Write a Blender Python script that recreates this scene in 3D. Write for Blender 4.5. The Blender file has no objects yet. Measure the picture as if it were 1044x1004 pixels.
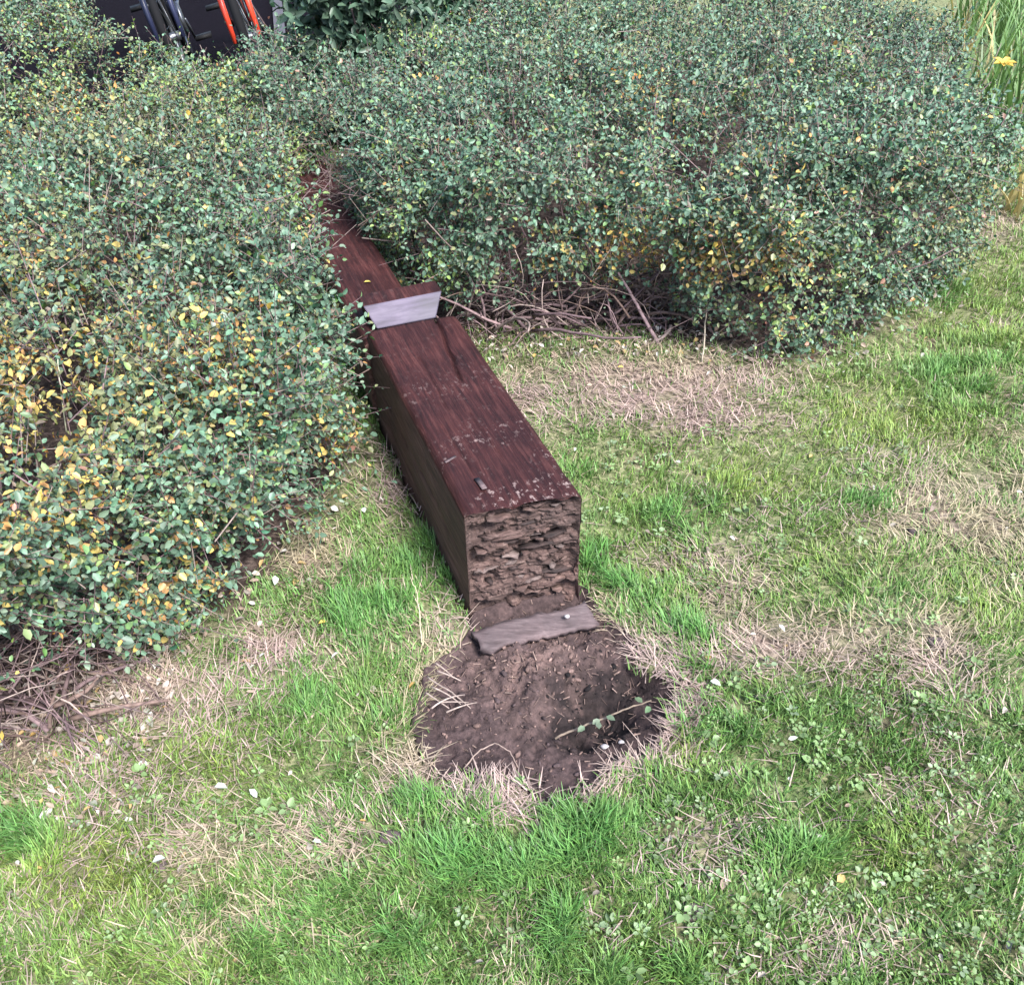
import bpy, math
import numpy as np
from mathutils import Matrix, Vector

rng = np.random.default_rng(7)
SC = bpy.context.scene
COL = SC.collection

# ------------------------------------------------------------------ camera
F_PX, PITCH, ROLL, EYE = 973.2, 0.6688, -0.0236, 1.5
W_PX, H_PX = 1044.0, 1004.0
cam_data = bpy.data.cameras.new('camera')
cam_data.sensor_width = 36.0
cam_data.lens = F_PX / W_PX * 36.0
cam_data.clip_start = 0.02
cam_data.clip_end = 2000
cam = bpy.data.objects.new('camera', cam_data)
COL.objects.link(cam)
cam.matrix_world = (Matrix.Translation((0, 0, EYE)) @ Matrix.Rotation(math.pi / 2 - PITCH, 4, 'X')
                    @ Matrix.Rotation(ROLL, 4, 'Z') )
SC.camera = cam

# ------------------------------------------------------------------ sky and sun
SUN_EL, SUN_AZ = math.radians(52), math.radians(142)      # azimuth clockwise from +Y
wd = bpy.data.worlds.new('World')
SC.world = wd
wd.use_nodes = True
wn = wd.node_tree.nodes
wl = wd.node_tree.links
wn.clear()
w_out = wn.new('ShaderNodeOutputWorld')
w_bg = wn.new('ShaderNodeBackground')
w_sky = wn.new('ShaderNodeTexSky')
w_sky.sky_type = 'NISHITA'
w_sky.sun_disc = False
w_sky.sun_elevation = SUN_EL
w_sky.sun_rotation = SUN_AZ
w_sky.air_density = 1.0
w_sky.dust_density = 1.5
w_sky.ozone_density = 1.0
w_bg.inputs['Strength'].default_value = 0.055
wl.new(w_sky.outputs[0], w_bg.inputs['Color'])
wl.new(w_bg.outputs[0], w_out.inputs['Surface'])
sun_d = bpy.data.lights.new('sun', 'SUN')
sun_d.energy = 1.5
sun_d.angle = math.radians(20)
sun_d.color = (1.0, 0.98, 0.955)
sun = bpy.data.objects.new('sun', sun_d)
COL.objects.link(sun)
sd = Vector((math.sin(SUN_AZ) * math.cos(SUN_EL), math.cos(SUN_AZ) * math.cos(SUN_EL), math.sin(SUN_EL)))
sun.rotation_euler = (-sd).to_track_quat('-Z', 'Y').to_euler()
sun.location = (3, -2, 6)
SC.view_settings.view_transform = 'Standard'
SC.view_settings.look = 'None'
SC.view_settings.gamma = 1.0
SC.view_settings.use_curve_mapping = False
SC.view_settings.exposure = 2.82
SC.cycles.max_bounces = 6
SC.cycles.transparent_max_bounces = 4

# ------------------------------------------------------------------ projection helpers (layout of the ground plan)
cR, sR = math.cos(ROLL), math.sin(ROLL)
cP, sP = math.cos(PITCH), math.sin(PITCH)

def at(px, py, z=0.0):
    u, v = px - 522.0, py - 502.0
    u, v = cR * u + sR * v, -sR * u + cR * v
    d = (u / F_PX, cP - v / F_PX * sP, -sP - v / F_PX * cP)
    t = (z - EYE) / d[2]
    return (d[0] * t, d[1] * t)

def proj(P):
    x = P[:, 0]
    fw = P[:, 1] * cP - (P[:, 2] - EYE) * sP
    up = P[:, 1] * sP + (P[:, 2] - EYE) * cP
    fw = np.where(np.abs(fw) < 1e-3, 1e-3, fw)
    u = F_PX * x / fw
    v = -F_PX * up / fw
    return np.stack([522 + cR * u - sR * v, 502 + sR * u + cR * v, fw], 1)

def bumps(px, lst):
    out = np.zeros(len(px))
    for cx, cy, rx, ry, s in lst:
        out = np.maximum(out, s * np.exp(-((px[:, 0] - cx) / rx) ** 2 - ((px[:, 1] - cy) / ry) ** 2))
    return out

# ------------------------------------------------------------------ numpy noise
_T = np.random.default_rng(99).random(65536) * 2 - 1

def _h(i, j, k, s):
    return _T[(i * 73856093 ^ j * 19349663 ^ k * 83492791 ^ (s * 2654435)) & 65535]

def vn(P, f, s=0):
    Q = np.asarray(P, float) * f + 1000.0
    I = np.floor(Q).astype(np.int64)
    D = Q - I
    D = D * D * (3 - 2 * D)
    r = 0
    for a in (0, 1):
        wa = D[:, 0] if a else 1 - D[:, 0]
        for b in (0, 1):
            wb = D[:, 1] if b else 1 - D[:, 1]
            for c in (0, 1):
                wc = D[:, 2] if c else 1 - D[:, 2]
                r = r + wa * wb * wc * _h(I[:, 0] + a, I[:, 1] + b, I[:, 2] + c, s)
    return r

def fbm(P, f, s=0, o=3):
    r, a = 0, 1.0
    for k in range(o):
        r = r + a * vn(P, f * 2 ** k, s + k * 17)
        a *= 0.5
    return r

def xy0(x, y):
    return np.stack([x, y, np.zeros_like(x)], 1)

def nrm(v):
    return v / np.maximum(np.linalg.norm(v, axis=1, keepdims=True), 1e-9)

def poly_sd(x, y, poly):
    """signed distance to a polygon, positive inside"""
    P = np.array(poly, float)
    d = np.full(len(x), 1e9)
    ins = np.zeros(len(x), bool)
    for i in range(len(P)):
        a, b = P[i - 1], P[i]
        e = b - a
        wx, wy = x - a[0], y - a[1]
        t = np.clip((wx * e[0] + wy * e[1]) / max(e @ e, 1e-12), 0, 1)
        d = np.minimum(d, (wx - t * e[0]) ** 2 + (wy - t * e[1]) ** 2)
        c = ((a[1] > y) != (b[1] > y))
        with np.errstate(divide='ignore', invalid='ignore'):
            xi = (b[0] - a[0]) * (y - a[1]) / (b[1] - a[1]) + a[0]
        ins ^= c & (x < xi)
    d = np.sqrt(d)
    return np.where(ins, d, -d)

# ------------------------------------------------------------------ object helpers
def tag(o, label=None, cat=None, group=None, kind=None):
    for k, v in (('label', label), ('category', cat), ('group', group), ('kind', kind)):
        if v:
            o[k] = v
    return o

def empty(name, loc, rz=0.0):
    o = bpy.data.objects.new(name, None)
    COL.objects.link(o)
    o.location = loc
    o.rotation_euler = (0, 0, rz)
    o.empty_display_size = 0.1
    return o

def link(name, me, parent=None, mats=()):
    o = bpy.data.objects.new(name, me)
    COL.objects.link(o)
    for m in mats:
        if m.name not in [x.name for x in me.materials if x]:
            me.materials.append(m)
    if parent is not None:
        o.parent = parent
    return o

def npmesh(name, V, faces, col=None, smooth=False, mat_idx=None):
    """V (n,3); faces: list of int arrays (m,k)"""
    me = bpy.data.meshes.new(name)
    V = np.asarray(V, np.float32)
    me.vertices.add(len(V))
    me.vertices.foreach_set('co', V.ravel())
    loops = np.concatenate([f.ravel() for f in faces]).astype(np.int32)
    tot = np.concatenate([np.full(len(f), f.shape[1]) for f in faces]).astype(np.int32)
    st = np.concatenate([[0], np.cumsum(tot)[:-1]]).astype(np.int32)
    me.loops.add(len(loops))
    me.loops.foreach_set('vertex_index', loops)
    me.polygons.add(len(tot))
    me.polygons.foreach_set('loop_start', st)
    me.polygons.foreach_set('loop_total', tot)
    if smooth:
        me.polygons.foreach_set('use_smooth', np.ones(len(tot), bool))
    if mat_idx is not None:
        me.polygons.foreach_set('material_index', np.asarray(mat_idx, np.int32))
    if col is not None:
        a = me.color_attributes.new('Col', 'FLOAT_COLOR', 'POINT')
        c4 = np.ones((len(V), 4), np.float32)
        c4[:, :3] = col
        a.data.foreach_set('color', c4.ravel())
    me.update()
    me.validate()
    return me

def leaf_geo(P, D, N, L, W, fold=0.25, droop=0.15):
    """ovate folded leaves: 6 verts, 2 quads each"""
    D = nrm(D)
    S = nrm(np.cross(D, N))
    N = nrm(np.cross(S, D))
    L = L[:, None]
    W = W[:, None] * 0.5
    v = np.empty((len(P), 6, 3))
    v[:, 0] = P
    v[:, 1] = P + D * L * .32 - S * W + N * W * fold
    v[:, 2] = P + D * L * .72 - S * W * .82 + N * (W * fold - L * droop * .4)
    v[:, 3] = P + D * L - N * L * droop
    v[:, 4] = P + D * L * .72 + S * W * .82 + N * (W * fold - L * droop * .4)
    v[:, 5] = P + D * L * .32 + S * W + N * W * fold
    i = np.arange(len(P))[:, None] * 6
    f = np.concatenate([i + np.array([0, 1, 2, 3]), i + np.array([0, 3, 4, 5])])
    return v.reshape(-1, 3), f

def stick_geo(A, B, ra, rb):
    """three-sided tapered sticks from A to B"""
    D = nrm(B - A)
    ref = np.where(np.abs(D[:, 2:3]) > .8, np.array([[1., 0, 0]]), np.array([[0, 0, 1.]]))
    S = nrm(np.cross(D, ref))
    T = np.cross(D, S)
    v = np.empty((len(A), 6, 3))
    for k in range(3):
        a = 2 * math.pi * k / 3
        o = S * math.cos(a) + T * math.sin(a)
        v[:, k] = A + o * ra[:, None]
        v[:, 3 + k] = B + o * rb[:, None]
    i = np.arange(len(A))[:, None] * 6
    f = np.concatenate([i + np.array([k, (k + 1) % 3, 3 + (k + 1) % 3, 3 + k]) for k in range(3)])
    return v.reshape(-1, 3), f

class Mesh:
    def __init__(s):
        s.V, s.F4, s.F3, s.C, s.n = [], [], [], [], 0
    def add(s, v, f, c=None):
        (s.F4 if f.shape[1] == 4 else s.F3).append(f + s.n)
        s.V.append(v)
        s.n += len(v)
        if c is not None:
            s.C.append(np.broadcast_to(c, v.shape))
    def tube(s, pts, r, sides=6, c=None, cap=True):
        pts = np.asarray(pts, float)
        r = np.broadcast_to(np.asarray(r, float), (len(pts),))
        T = nrm(np.gradient(pts, axis=0))
        ref = np.array([0, 0, 1.]) if abs(T[0][2]) < .9 else np.array([1., 0, 0])
        S = nrm(np.cross(T, ref[None]))
        B = np.cross(T, S)
        a = np.arange(sides) * 2 * math.pi / sides
        v = pts[:, None] + r[:, None, None] * (S[:, None] * np.cos(a)[None, :, None] + B[:, None] * np.sin(a)[None, :, None])
        n = len(pts)
        q = []
        for i in range(n - 1):
            for k in range(sides):
                k2 = (k + 1) % sides
                q.append((i * sides + k, i * sides + k2, (i + 1) * sides + k2, (i + 1) * sides + k))
        v = v.reshape(-1, 3)
        if cap:
            v = np.concatenate([v, pts[:1], pts[-1:]])
            t = []
            for k in range(sides):
                k2 = (k + 1) % sides
                t.append((n * sides, k2, k))
                t.append((n * sides + 1, (n - 1) * sides + k, (n - 1) * sides + k2))
            s.F3.append(np.array(t) + s.n)
        s.F4.append(np.array(q) + s.n)
        s.V.append(v)
        s.n += len(v)
        if c is not None:
            s.C.append(np.broadcast_to(c, v.shape))
    def box(s, lo, hi, jit=0.0, c=None):
        lo, hi = np.array(lo, float), np.array(hi, float)
        v = np.array([[x, y, z] for x in (0, 1) for y in (0, 1) for z in (0, 1)], float) * (hi - lo) + lo
        v += rng.normal(size=v.shape) * jit
        f = np.array([[0, 1, 3, 2], [4, 6, 7, 5], [0, 4, 5, 1], [2, 3, 7, 6], [0, 2, 6, 4], [1, 5, 7, 3]])
        s.add(v, f, c)
    def mesh(s, name, smooth=False):
        fs = []
        if s.F4:
            fs.append(np.concatenate(s.F4))
        if s.F3:
            fs.append(np.concatenate(s.F3))
        return npmesh(name, np.concatenate(s.V), fs, np.concatenate(s.C) if s.C else None, smooth)

# ------------------------------------------------------------------ materials
def mat(name):
    m = bpy.data.materials.new(name)
    m.use_nodes = True
    nt = m.node_tree
    return m, nt, nt.nodes, nt.links, nt.nodes['Principled BSDF']

def N(nodes, t, **kw):
    n = nodes.new(t)
    for k, v in kw.items():
        if k in n.inputs:
            n.inputs[k].default_value = v
        else:
            setattr(n, k, v)
    return n

def ramp(nodes, stops, mode='LINEAR'):
    r = nodes.new('ShaderNodeValToRGB')
    cr = r.color_ramp
    cr.interpolation = mode
    while len(cr.elements) < len(stops):
        cr.elements.new(0.5)
    for e, (p, c) in zip(cr.elements, stops):
        e.position = p
        e.color = (*c, 1) if len(c) == 3 else c
    return r

def mix(nodes, links, fac, a, b, mode='MIX'):
    m = nodes.new('ShaderNodeMix')
    m.data_type = 'RGBA'
    m.blend_type = mode
    for i, x in ((0, fac), (6, a), (7, b)):
        if hasattr(x, 'is_output') or isinstance(x, bpy.types.NodeSocket):
            links.new(x, m.inputs[i])
        elif i == 0:
            m.inputs[0].default_value = x
        else:
            m.inputs[i].default_value = (*x, 1)
    return m.outputs[2]

def plant_mat(name, rough=0.42, trans=0.22, spec=0.5, back=0.35, fixed=None, vary=0.0):
    m, nt, nd, lk, b = mat(name)
    if fixed is None:
        a = N(nd, 'ShaderNodeAttribute', attribute_name='Col')
        c = a.outputs['Color']
    else:
        rgb = nd.new('ShaderNodeRGB')
        rgb.outputs[0].default_value = (*fixed, 1)
        c = rgb.outputs[0]
    if vary:
        tc = nd.new('ShaderNodeTexCoord')
        nz = N(nd, 'ShaderNodeTexNoise', Scale=vary, Detail=2.0)
        lk.new(tc.outputs['Object'], nz.inputs['Vector'])
        rp = ramp(nd, [(.3, (.65, .65, .65)), (.7, (1.25, 1.25, 1.25))])
        lk.new(nz.outputs[0], rp.inputs[0])
        c = mix(nd, lk, 1.0, c, rp.outputs[0], 'MULTIPLY')
    g = nd.new('ShaderNodeNewGeometry')
    mb = nd.new('ShaderNodeMath')
    mb.operation = 'MULTIPLY'
    mb.inputs[1].default_value = back
    lk.new(g.outputs['Backfacing'], mb.inputs[0])
    pale = mix(nd, lk, 0.5, c, (0.26, 0.30, 0.24))
    c2 = mix(nd, lk, mb.outputs[0], c, pale)
    lk.new(c2, b.inputs['Base Color'])
    b.inputs['Roughness'].default_value = rough
    b.inputs['Specular IOR Level'].default_value = spec
    t = nd.new('ShaderNodeBsdfTranslucent')
    lk.new(c2, t.inputs['Color'])
    ms = nd.new('ShaderNodeMixShader')
    ms.inputs[0].default_value = trans
    lk.new(b.outputs[0], ms.inputs[1])
    lk.new(t.outputs[0], ms.inputs[2])
    lk.new(ms.outputs[0], nd['Material Output'].inputs['Surface'])
    return m

M = {}
M['leaf'] = plant_mat('hedge_leaf', rough=.46, trans=.13, spec=.4, vary=120)
M['grass'] = plant_mat('grass_blade', rough=.55, trans=.3, back=0.0)
M['weed'] = plant_mat('weed_leaf', rough=.5, trans=.25, back=.2)
M['litter'] = plant_mat('dry_leaf', rough=.7, trans=.1, back=.3, vary=60)
M['bark'] = plant_mat('twig_bark', rough=.75, trans=0.0, back=0.0, spec=.25, vary=90)

def wood_mat(name, base, dark, light, scuff=0.0, rough=.55, axis_scale=(46, 2.8, 46), scuff_len=.6, spec=.4, bump=.35):
    m, nt, nd, lk, b = mat(name)
    tc = nd.new('ShaderNodeTexCoord')
    mp = nd.new('ShaderNodeMapping')
    mp.inputs['Scale'].default_value = axis_scale
    lk.new(tc.outputs['Object'], mp.inputs['Vector'])
    n1 = N(nd, 'ShaderNodeTexNoise', Scale=2.6, Detail=8.0, Roughness=.65, Distortion=.4)
    lk.new(mp.outputs[0], n1.inputs['Vector'])
    r1 = ramp(nd, [(.28, dark), (.52, base), (.78, light)])
    lk.new(n1.outputs[0], r1.inputs[0])
    c = r1.outputs[0]
    n0 = N(nd, 'ShaderNodeTexNoise', Scale=7.0, Detail=5.0, Roughness=.6)
    lk.new(tc.outputs['Object'], n0.inputs['Vector'])
    r0 = ramp(nd, [(.35, (.7, .7, .7)), (.68, (1.3, 1.25, 1.2))])
    lk.new(n0.outputs[0], r0.inputs[0])
    c = mix(nd, lk, 1.0, c, r0.outputs[0], 'MULTIPLY')
    if scuff:
        mp2 = nd.new('ShaderNodeMapping')
        mp2.inputs['Scale'].default_value = (14, 9, 9)
        mp2.inputs['Rotation'].default_value = (0, 0, .15)
        lk.new(tc.outputs['Object'], mp2.inputs['Vector'])
        n2 = N(nd, 'ShaderNodeTexNoise', Scale=5.5, Detail=6.0, Roughness=.7)
        lk.new(mp2.outputs[0], n2.inputs['Vector'])
        r2 = ramp(nd, [(.55, (0, 0, 0)), (.64, (1, 1, 1))])
        lk.new(n2.outputs[0], r2.inputs[0])
        # large streak mask so the wear gathers in bands across the top near the rotted end
        n3 = N(nd, 'ShaderNodeTexNoise', Scale=9.0, Detail=2.0)
        lk.new(tc.outputs['Object'], n3.inputs['Vector'])
        r3 = ramp(nd, [(.42, (0, 0, 0)), (.62, (1, 1, 1))])
        lk.new(n3.outputs[0], r3.inputs[0])
        sx = nd.new('ShaderNodeSeparateXYZ')
        lk.new(tc.outputs['Object'], sx.inputs[0])
        mr = nd.new('ShaderNodeMapRange')
        mr.inputs[1].default_value = scuff_len
        mr.inputs[2].default_value = 0.05
        mr.inputs[3].default_value = 0.12
        lk.new(sx.outputs['Y'], mr.inputs[0])
        k = nd.new('ShaderNodeMath'); k.operation = 'MULTIPLY'
        lk.new(r2.outputs[0], k.inputs[0]); lk.new(r3.outputs[0], k.inputs[1])
        k2 = nd.new('ShaderNodeMath'); k2.operation = 'MULTIPLY'
        lk.new(k.outputs[0], k2.inputs[0]); lk.new(mr.outputs[0], k2.inputs[1])
        k3 = nd.new('ShaderNodeMath'); k3.operation = 'MULTIPLY'; k3.inputs[1].default_value = scuff
        lk.new(k2.outputs[0], k3.inputs[0])
        c = mix(nd, lk, k3.outputs[0], c, (.36, .27, .25))
    lk.new(c, b.inputs['Base Color'])
    rr = nd.new('ShaderNodeMapRange')
    rr.inputs[3].default_value = rough - .12
    rr.inputs[4].default_value = rough + .15
    lk.new(n0.outputs[0], rr.inputs[0])
    lk.new(rr.outputs[0], b.inputs['Roughness'])
    b.inputs['Specular IOR Level'].default_value = spec
    bp = nd.new('ShaderNodeBump')
    bp.inputs['Strength'].default_value = bump
    bp.inputs['Distance'].default_value = .004
    lk.new(n1.outputs[0], bp.inputs['Height'])
    lk.new(bp.outputs[0], b.inputs['Normal'])
    return m

M['wood_top'] = wood_mat('stained_timber', (.034, .0105, .0105), (.011, .0042, .0046), (.082, .032, .029), scuff=.6, rough=.6, spec=.22, bump=.8)
M['wood_side'] = wood_mat('weathered_timber_side', (.095, .046, .039), (.030, .015, .0135), (.16, .092, .078), rough=.75, axis_scale=(40, 2.5, 44), bump=.7)
M['wood_face'] = wood_mat('planed_grey_timber', (.068, .056, .090), (.030, .024, .040), (.115, .098, .14), rough=.6, axis_scale=(3, 14, 22), bump=.15)
M['rot'] = wood_mat('rotten_end_timber', (.078, .047, .042), (.012, .007, .007), (.19, .135, .12), rough=.85, axis_scale=(12, 40, 95), bump=.9)
M['rot_pale'] = wood_mat('rotten_flake_pale', (.125, .092, .086), (.035, .023, .022), (.22, .175, .165), rough=.85, axis_scale=(12, 40, 95), bump=.9)
M['rot_dark'] = wood_mat('rotten_flake_dark', (.030, .018, .017), (.009, .006, .006), (.075, .048, .045), rough=.8, axis_scale=(12, 40, 95), bump=.9)
M['frag'] = wood_mat('grey_wood_fragment', (.092, .066, .070), (.040, .027, .028), (.155, .118, .12), rough=.75, axis_scale=(7, 50, 50), bump=.5)

def ground_mat():
    m, nt, nd, lk, b = mat('lawn_ground')
    tc = nd.new('ShaderNodeTexCoord')
    a = N(nd, 'ShaderNodeTexNoise', Scale=3.2, Detail=6.0, Roughness=.65)
    d = N(nd, 'ShaderNodeTexNoise', Scale=55.0, Detail=6.0, Roughness=.7)
    lk.new(tc.outputs['Object'], a.inputs['Vector'])
    lk.new(tc.outputs['Object'], d.inputs['Vector'])
    r1 = ramp(nd, [(.34, (.10, .080, .055)), (.46, (.11, .14, .055)), (.62, (.10, .17, .05))])
    lk.new(a.outputs[0], r1.inputs[0])
    r2 = ramp(nd, [(.36, (.035, .028, .022)), (.5, (.14, .13, .075)), (.64, (.36, .31, .20))])
    lk.new(d.outputs[0], r2.inputs[0])
    c = mix(nd, lk, .55, r1.outputs[0], r2.outputs[0])
    at_ = N(nd, 'ShaderNodeAttribute', attribute_name='Col')
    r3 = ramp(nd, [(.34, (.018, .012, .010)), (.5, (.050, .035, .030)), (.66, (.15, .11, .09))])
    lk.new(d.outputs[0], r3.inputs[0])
    sp_ = nd.new('ShaderNodeSeparateColor')
    lk.new(at_.outputs['Color'], sp_.inputs[0])
    r4 = ramp(nd, [(.34, (.07, .048, .042)), (.5, (.17, .125, .105)), (.66, (.36, .28, .235))])
    lk.new(d.outputs[0], r4.inputs[0])
    c = mix(nd, lk, sp_.outputs[1], c, r4.outputs[0])
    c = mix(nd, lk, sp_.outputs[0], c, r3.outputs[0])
    lk.new(c, b.inputs['Base Color'])
    b.inputs['Roughness'].default_value = .95
    b.inputs['Specular IOR Level'].default_value = .15
    bp = nd.new('ShaderNodeBump')
    bp.inputs['Strength'].default_value = .8
    bp.inputs['Distance'].default_value = .01
    lk.new(d.outputs[0], bp.inputs['Height'])
    lk.new(bp.outputs[0], b.inputs['Normal'])
    return m
M['ground'] = ground_mat()

def soil_mat():
    m, nt, nd, lk, b = mat('bare_soil')
    tc = nd.new('ShaderNodeTexCoord')
    a = N(nd, 'ShaderNodeAttribute', attribute_name='Col')
    d = N(nd, 'ShaderNodeTexNoise', Scale=70.0, Detail=8.0, Roughness=.7)
    lk.new(tc.outputs['Object'], d.inputs['Vector'])
    r2 = ramp(nd, [(.3, (.5, .5, .5)), (.5, (1, 1, 1)), (.72, (1.75, 1.7, 1.65))])
    lk.new(d.outputs[0], r2.inputs[0])
    c = mix(nd, lk, 1.0, a.outputs['Color'], r2.outputs[0], 'MULTIPLY')
    lk.new(c, b.inputs['Base Color'])
    b.inputs['Roughness'].default_value = .92
    b.inputs['Specular IOR Level'].default_value = .2
    bp = nd.new('ShaderNodeBump')
    bp.inputs['Strength'].default_value = .9
    bp.inputs['Distance'].default_value = .008
    lk.new(d.outputs[0], bp.inputs['Height'])
    lk.new(bp.outputs[0], b.inputs['Normal'])
    return m
M['soil'] = soil_mat()

def plain(name, col, rough=.5, metal=0.0, spec=.5, noise=0.0, scale=40.0):
    m, nt, nd, lk, b = mat(name)
    b.inputs['Base Color'].default_value = (*col, 1)
    b.inputs['Roughness'].default_value = rough
    b.inputs['Metallic'].default_value = metal
    b.inputs['Specular IOR Level'].default_value = spec
    if noise:
        tc = nd.new('ShaderNodeTexCoord')
        d = N(nd, 'ShaderNodeTexNoise', Scale=scale, Detail=5.0, Roughness=.65)
        lk.new(tc.outputs['Object'], d.inputs['Vector'])
        r2 = ramp(nd, [(.3, (1 - noise,) * 3), (.7, (1 + noise,) * 3)])
        lk.new(d.outputs[0], r2.inputs[0])
        lk.new(mix(nd, lk, 1.0, col, r2.outputs[0], 'MULTIPLY'), b.inputs['Base Color'])
        bp = nd.new('ShaderNodeBump')
        bp.inputs['Strength'].default_value = .4
        bp.inputs['Distance'].default_value = .004
        lk.new(d.outputs[0], bp.inputs['Height'])
        lk.new(bp.outputs[0], b.inputs['Normal'])
    return m

M['tarmac'] = plain('dark_tarmac', (.0042, .0029, .0048), 1.0, spec=.04, noise=.45, scale=60)
M['kerb'] = plain('concrete_edging', (.055, .05, .06), .85, noise=.3, scale=30)
M['red'] = plain('orange_red_paint', (.62, .055, .025), .3)
M['navy'] = plain('blue_black_paint', (.022, .026, .06), .3)
M['rubber'] = plain('tyre_rubber', (.005, .005, .006), .85, spec=.2)
M['alu'] = plain('brushed_aluminium', (.16, .165, .18), .4, metal=.9)
M['blackp'] = plain('black_plastic', (.008, .008, .009), .7, spec=.25)
M['stone'] = plain('pale_pebble', (.30, .28, .29), .8, noise=.3, scale=80)
M['clod'] = plain('dark_soil_clod', (.075, .055, .055), .95, noise=.5, scale=120)

# ------------------------------------------------------------------ ground plan
HOLE_PX = [(482, 640), (486, 624), (594, 600), (608, 622), (634, 646), (652, 672), (702, 712), (660, 764), (616, 780), (566, 822), (536, 794), (444, 784), (430, 740), (436, 682), (462, 668)]
HOLE = [at(*p) for p in HOLE_PX]
YAW = .3419
A0 = (-.0985, 1.4713)
BW, BH, BL = .2479, .2829, .81
DV = (-math.sin(YAW), math.cos(YAW))
SV = (math.cos(YAW), math.sin(YAW))

def beam_pt(x, y):
    return (A0[0] + SV[0] * x + DV[0] * y, A0[1] + SV[1] * x + DV[1] * y)

POST_FOOT = [beam_pt(0, -.02), beam_pt(BW, -.04), beam_pt(BW, BL), beam_pt(.150, BL), beam_pt(.150, 2.6), beam_pt(0, 2.6)]
LEFT_FOOT = [(-.41, 1.97), (-.57, 1.54), (-.79, 1.33), (-.98, 1.09), (-1.6, .52), (-2.7, .9), (-3.4, 5.2), (-2.15, 5.2), (-1.75, 4.7), (-1.3, 4.5),
             (-1.1, 4.6), (-.71, 3.58), (-.77, 3.36), (-.765, 3.0), (-.75, 2.83), (-.61, 2.42), (-.44, 2.15)]
RIGHT_FOOT = [(-.56, 3.2), (-.30, 2.72), (-.02, 2.70), (.3, 2.74), (.52, 2.60), (.76, 2.46), (1.10, 2.60), (1.46, 2.90),
              (1.76, 3.38), (1.86, 3.95), (1.95, 4.6), (2.1, 5.5), (1.4, 5.7), (-.1, 5.2), (-.3, 4.65), (-.78, 4.35), (-1.0, 4.3), (-.80, 3.6)]
BUSH_FOOT = [(-.86, 4.5), (-.4, 4.4), (-.15, 4.8), (-.3, 5.5), (-.9, 5.4)]

def ground_z(x, y):
    P = xy0(x, y)
    z = .022 * vn(P, 1.3, 3) + .012 * vn(P, 4.0, 4) + .006 * vn(P, 13, 5)
    r = np.hypot(x, y)
    z = z * np.clip((9 - r) / 4, 0, 1)
    near_post = np.clip(-poly_sd(x, y, POST_FOOT) / .12, 0, 1)
    z = z * near_post
    d = poly_sd(x, y, HOLE) + .010 * vn(P, 15, 8) + .005 * vn(P, 45, 9)
    k = np.clip((d + .012) / .035, 0, 1)
    return z * (1 - k) - .03 * k

DEAD = [(290, 660, 60, 28, 1), (120, 705, 110, 45, 1), (20, 760, 60, 40, .8), (660, 395, 125, 36, 1.2), (720, 425, 70, 20, 1.1), (800, 655, 170, 26, .95), (950, 665, 55, 40, .9),
        (970, 520, 80, 40, .9), (740, 600, 60, 24, .6), (320, 570, 35, 35, .9), (400, 490, 25, 40, .7), (540, 400, 35, 40, .8), (430, 770, 45, 38, .95), (500, 812, 60, 24, .95), (455, 690, 40, 40, .9),
        (320, 855, 45, 30, .7), (240, 945, 70, 22, .6), (720, 575, 60, 20, .6), (650, 770, 50, 26, .9), (700, 715, 22, 40, .9), (60, 800, 90, 40, .6), (200, 860, 60, 30, .5),
        (590, 800, 40, 18, .9), (1030, 540, 40, 60, .7), (720, 860, 50, 30, .4), (860, 970, 60, 30, .35), (1010, 220, 30, 30, .9), (460, 640, 30, 18, .7), (535, 620, 60, 14, 1)]
xs = np.concatenate([[-600, -150, -50, -20, -10, -6, -4, -3], np.linspace(-2.4, 2.8, 240), [3.4, 4.5, 7, 12, 25, 60, 150, 600]])
ys = np.concatenate([[-600, -150, -50, -20, -8, -3, -1], np.linspace(.3, 4.6, 230), [5, 6, 8, 12, 20, 40, 100, 250, 800]])
X, Y = np.meshgrid(xs, ys)
nx, ny = len(xs), len(ys)
gz = ground_z(X.ravel(), Y.ravel())
din = poly_sd(X.ravel(), Y.ravel(), HOLE)
gz = gz - .14 * np.clip((din - .004) / .03, 0, 1) - .05 * np.clip((din - .03) / .03, 0, 1)
xr_, yr_ = X.ravel(), Y.ravel()
gz = gz - .09 * np.clip(poly_sd(xr_, yr_, [beam_pt(.0, -.015), beam_pt(BW, -.04), beam_pt(BW, BL), beam_pt(0, BL)]) / .02 + .4, 0, 1)
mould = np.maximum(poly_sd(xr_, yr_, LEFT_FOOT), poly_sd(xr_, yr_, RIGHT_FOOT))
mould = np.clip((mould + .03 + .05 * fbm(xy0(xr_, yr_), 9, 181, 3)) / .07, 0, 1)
gpx = proj(xy0(xr_, yr_))
worn = np.where(gpx[:, 2] > .2, bumps(gpx, DEAD) * (.8 + .6 * fbm(xy0(xr_, yr_), 20, 183, 3)), 0)
worn = np.clip(worn, 0, 1)
ii = (np.arange(ny - 1)[:, None] * nx + np.arange(nx - 1)[None]).ravel()
gme = npmesh('ground', np.stack([X.ravel(), Y.ravel(), gz], 1), [np.stack([ii, ii + 1, ii + nx + 1, ii + nx], 1)], np.stack([mould, worn, 0 * worn], 1), smooth=True)
ground = link('ground', gme, None, [M['ground']])
tag(ground, 'uneven lawn ground with brown soil and moss under the mown grass', kind='structure')

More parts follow.
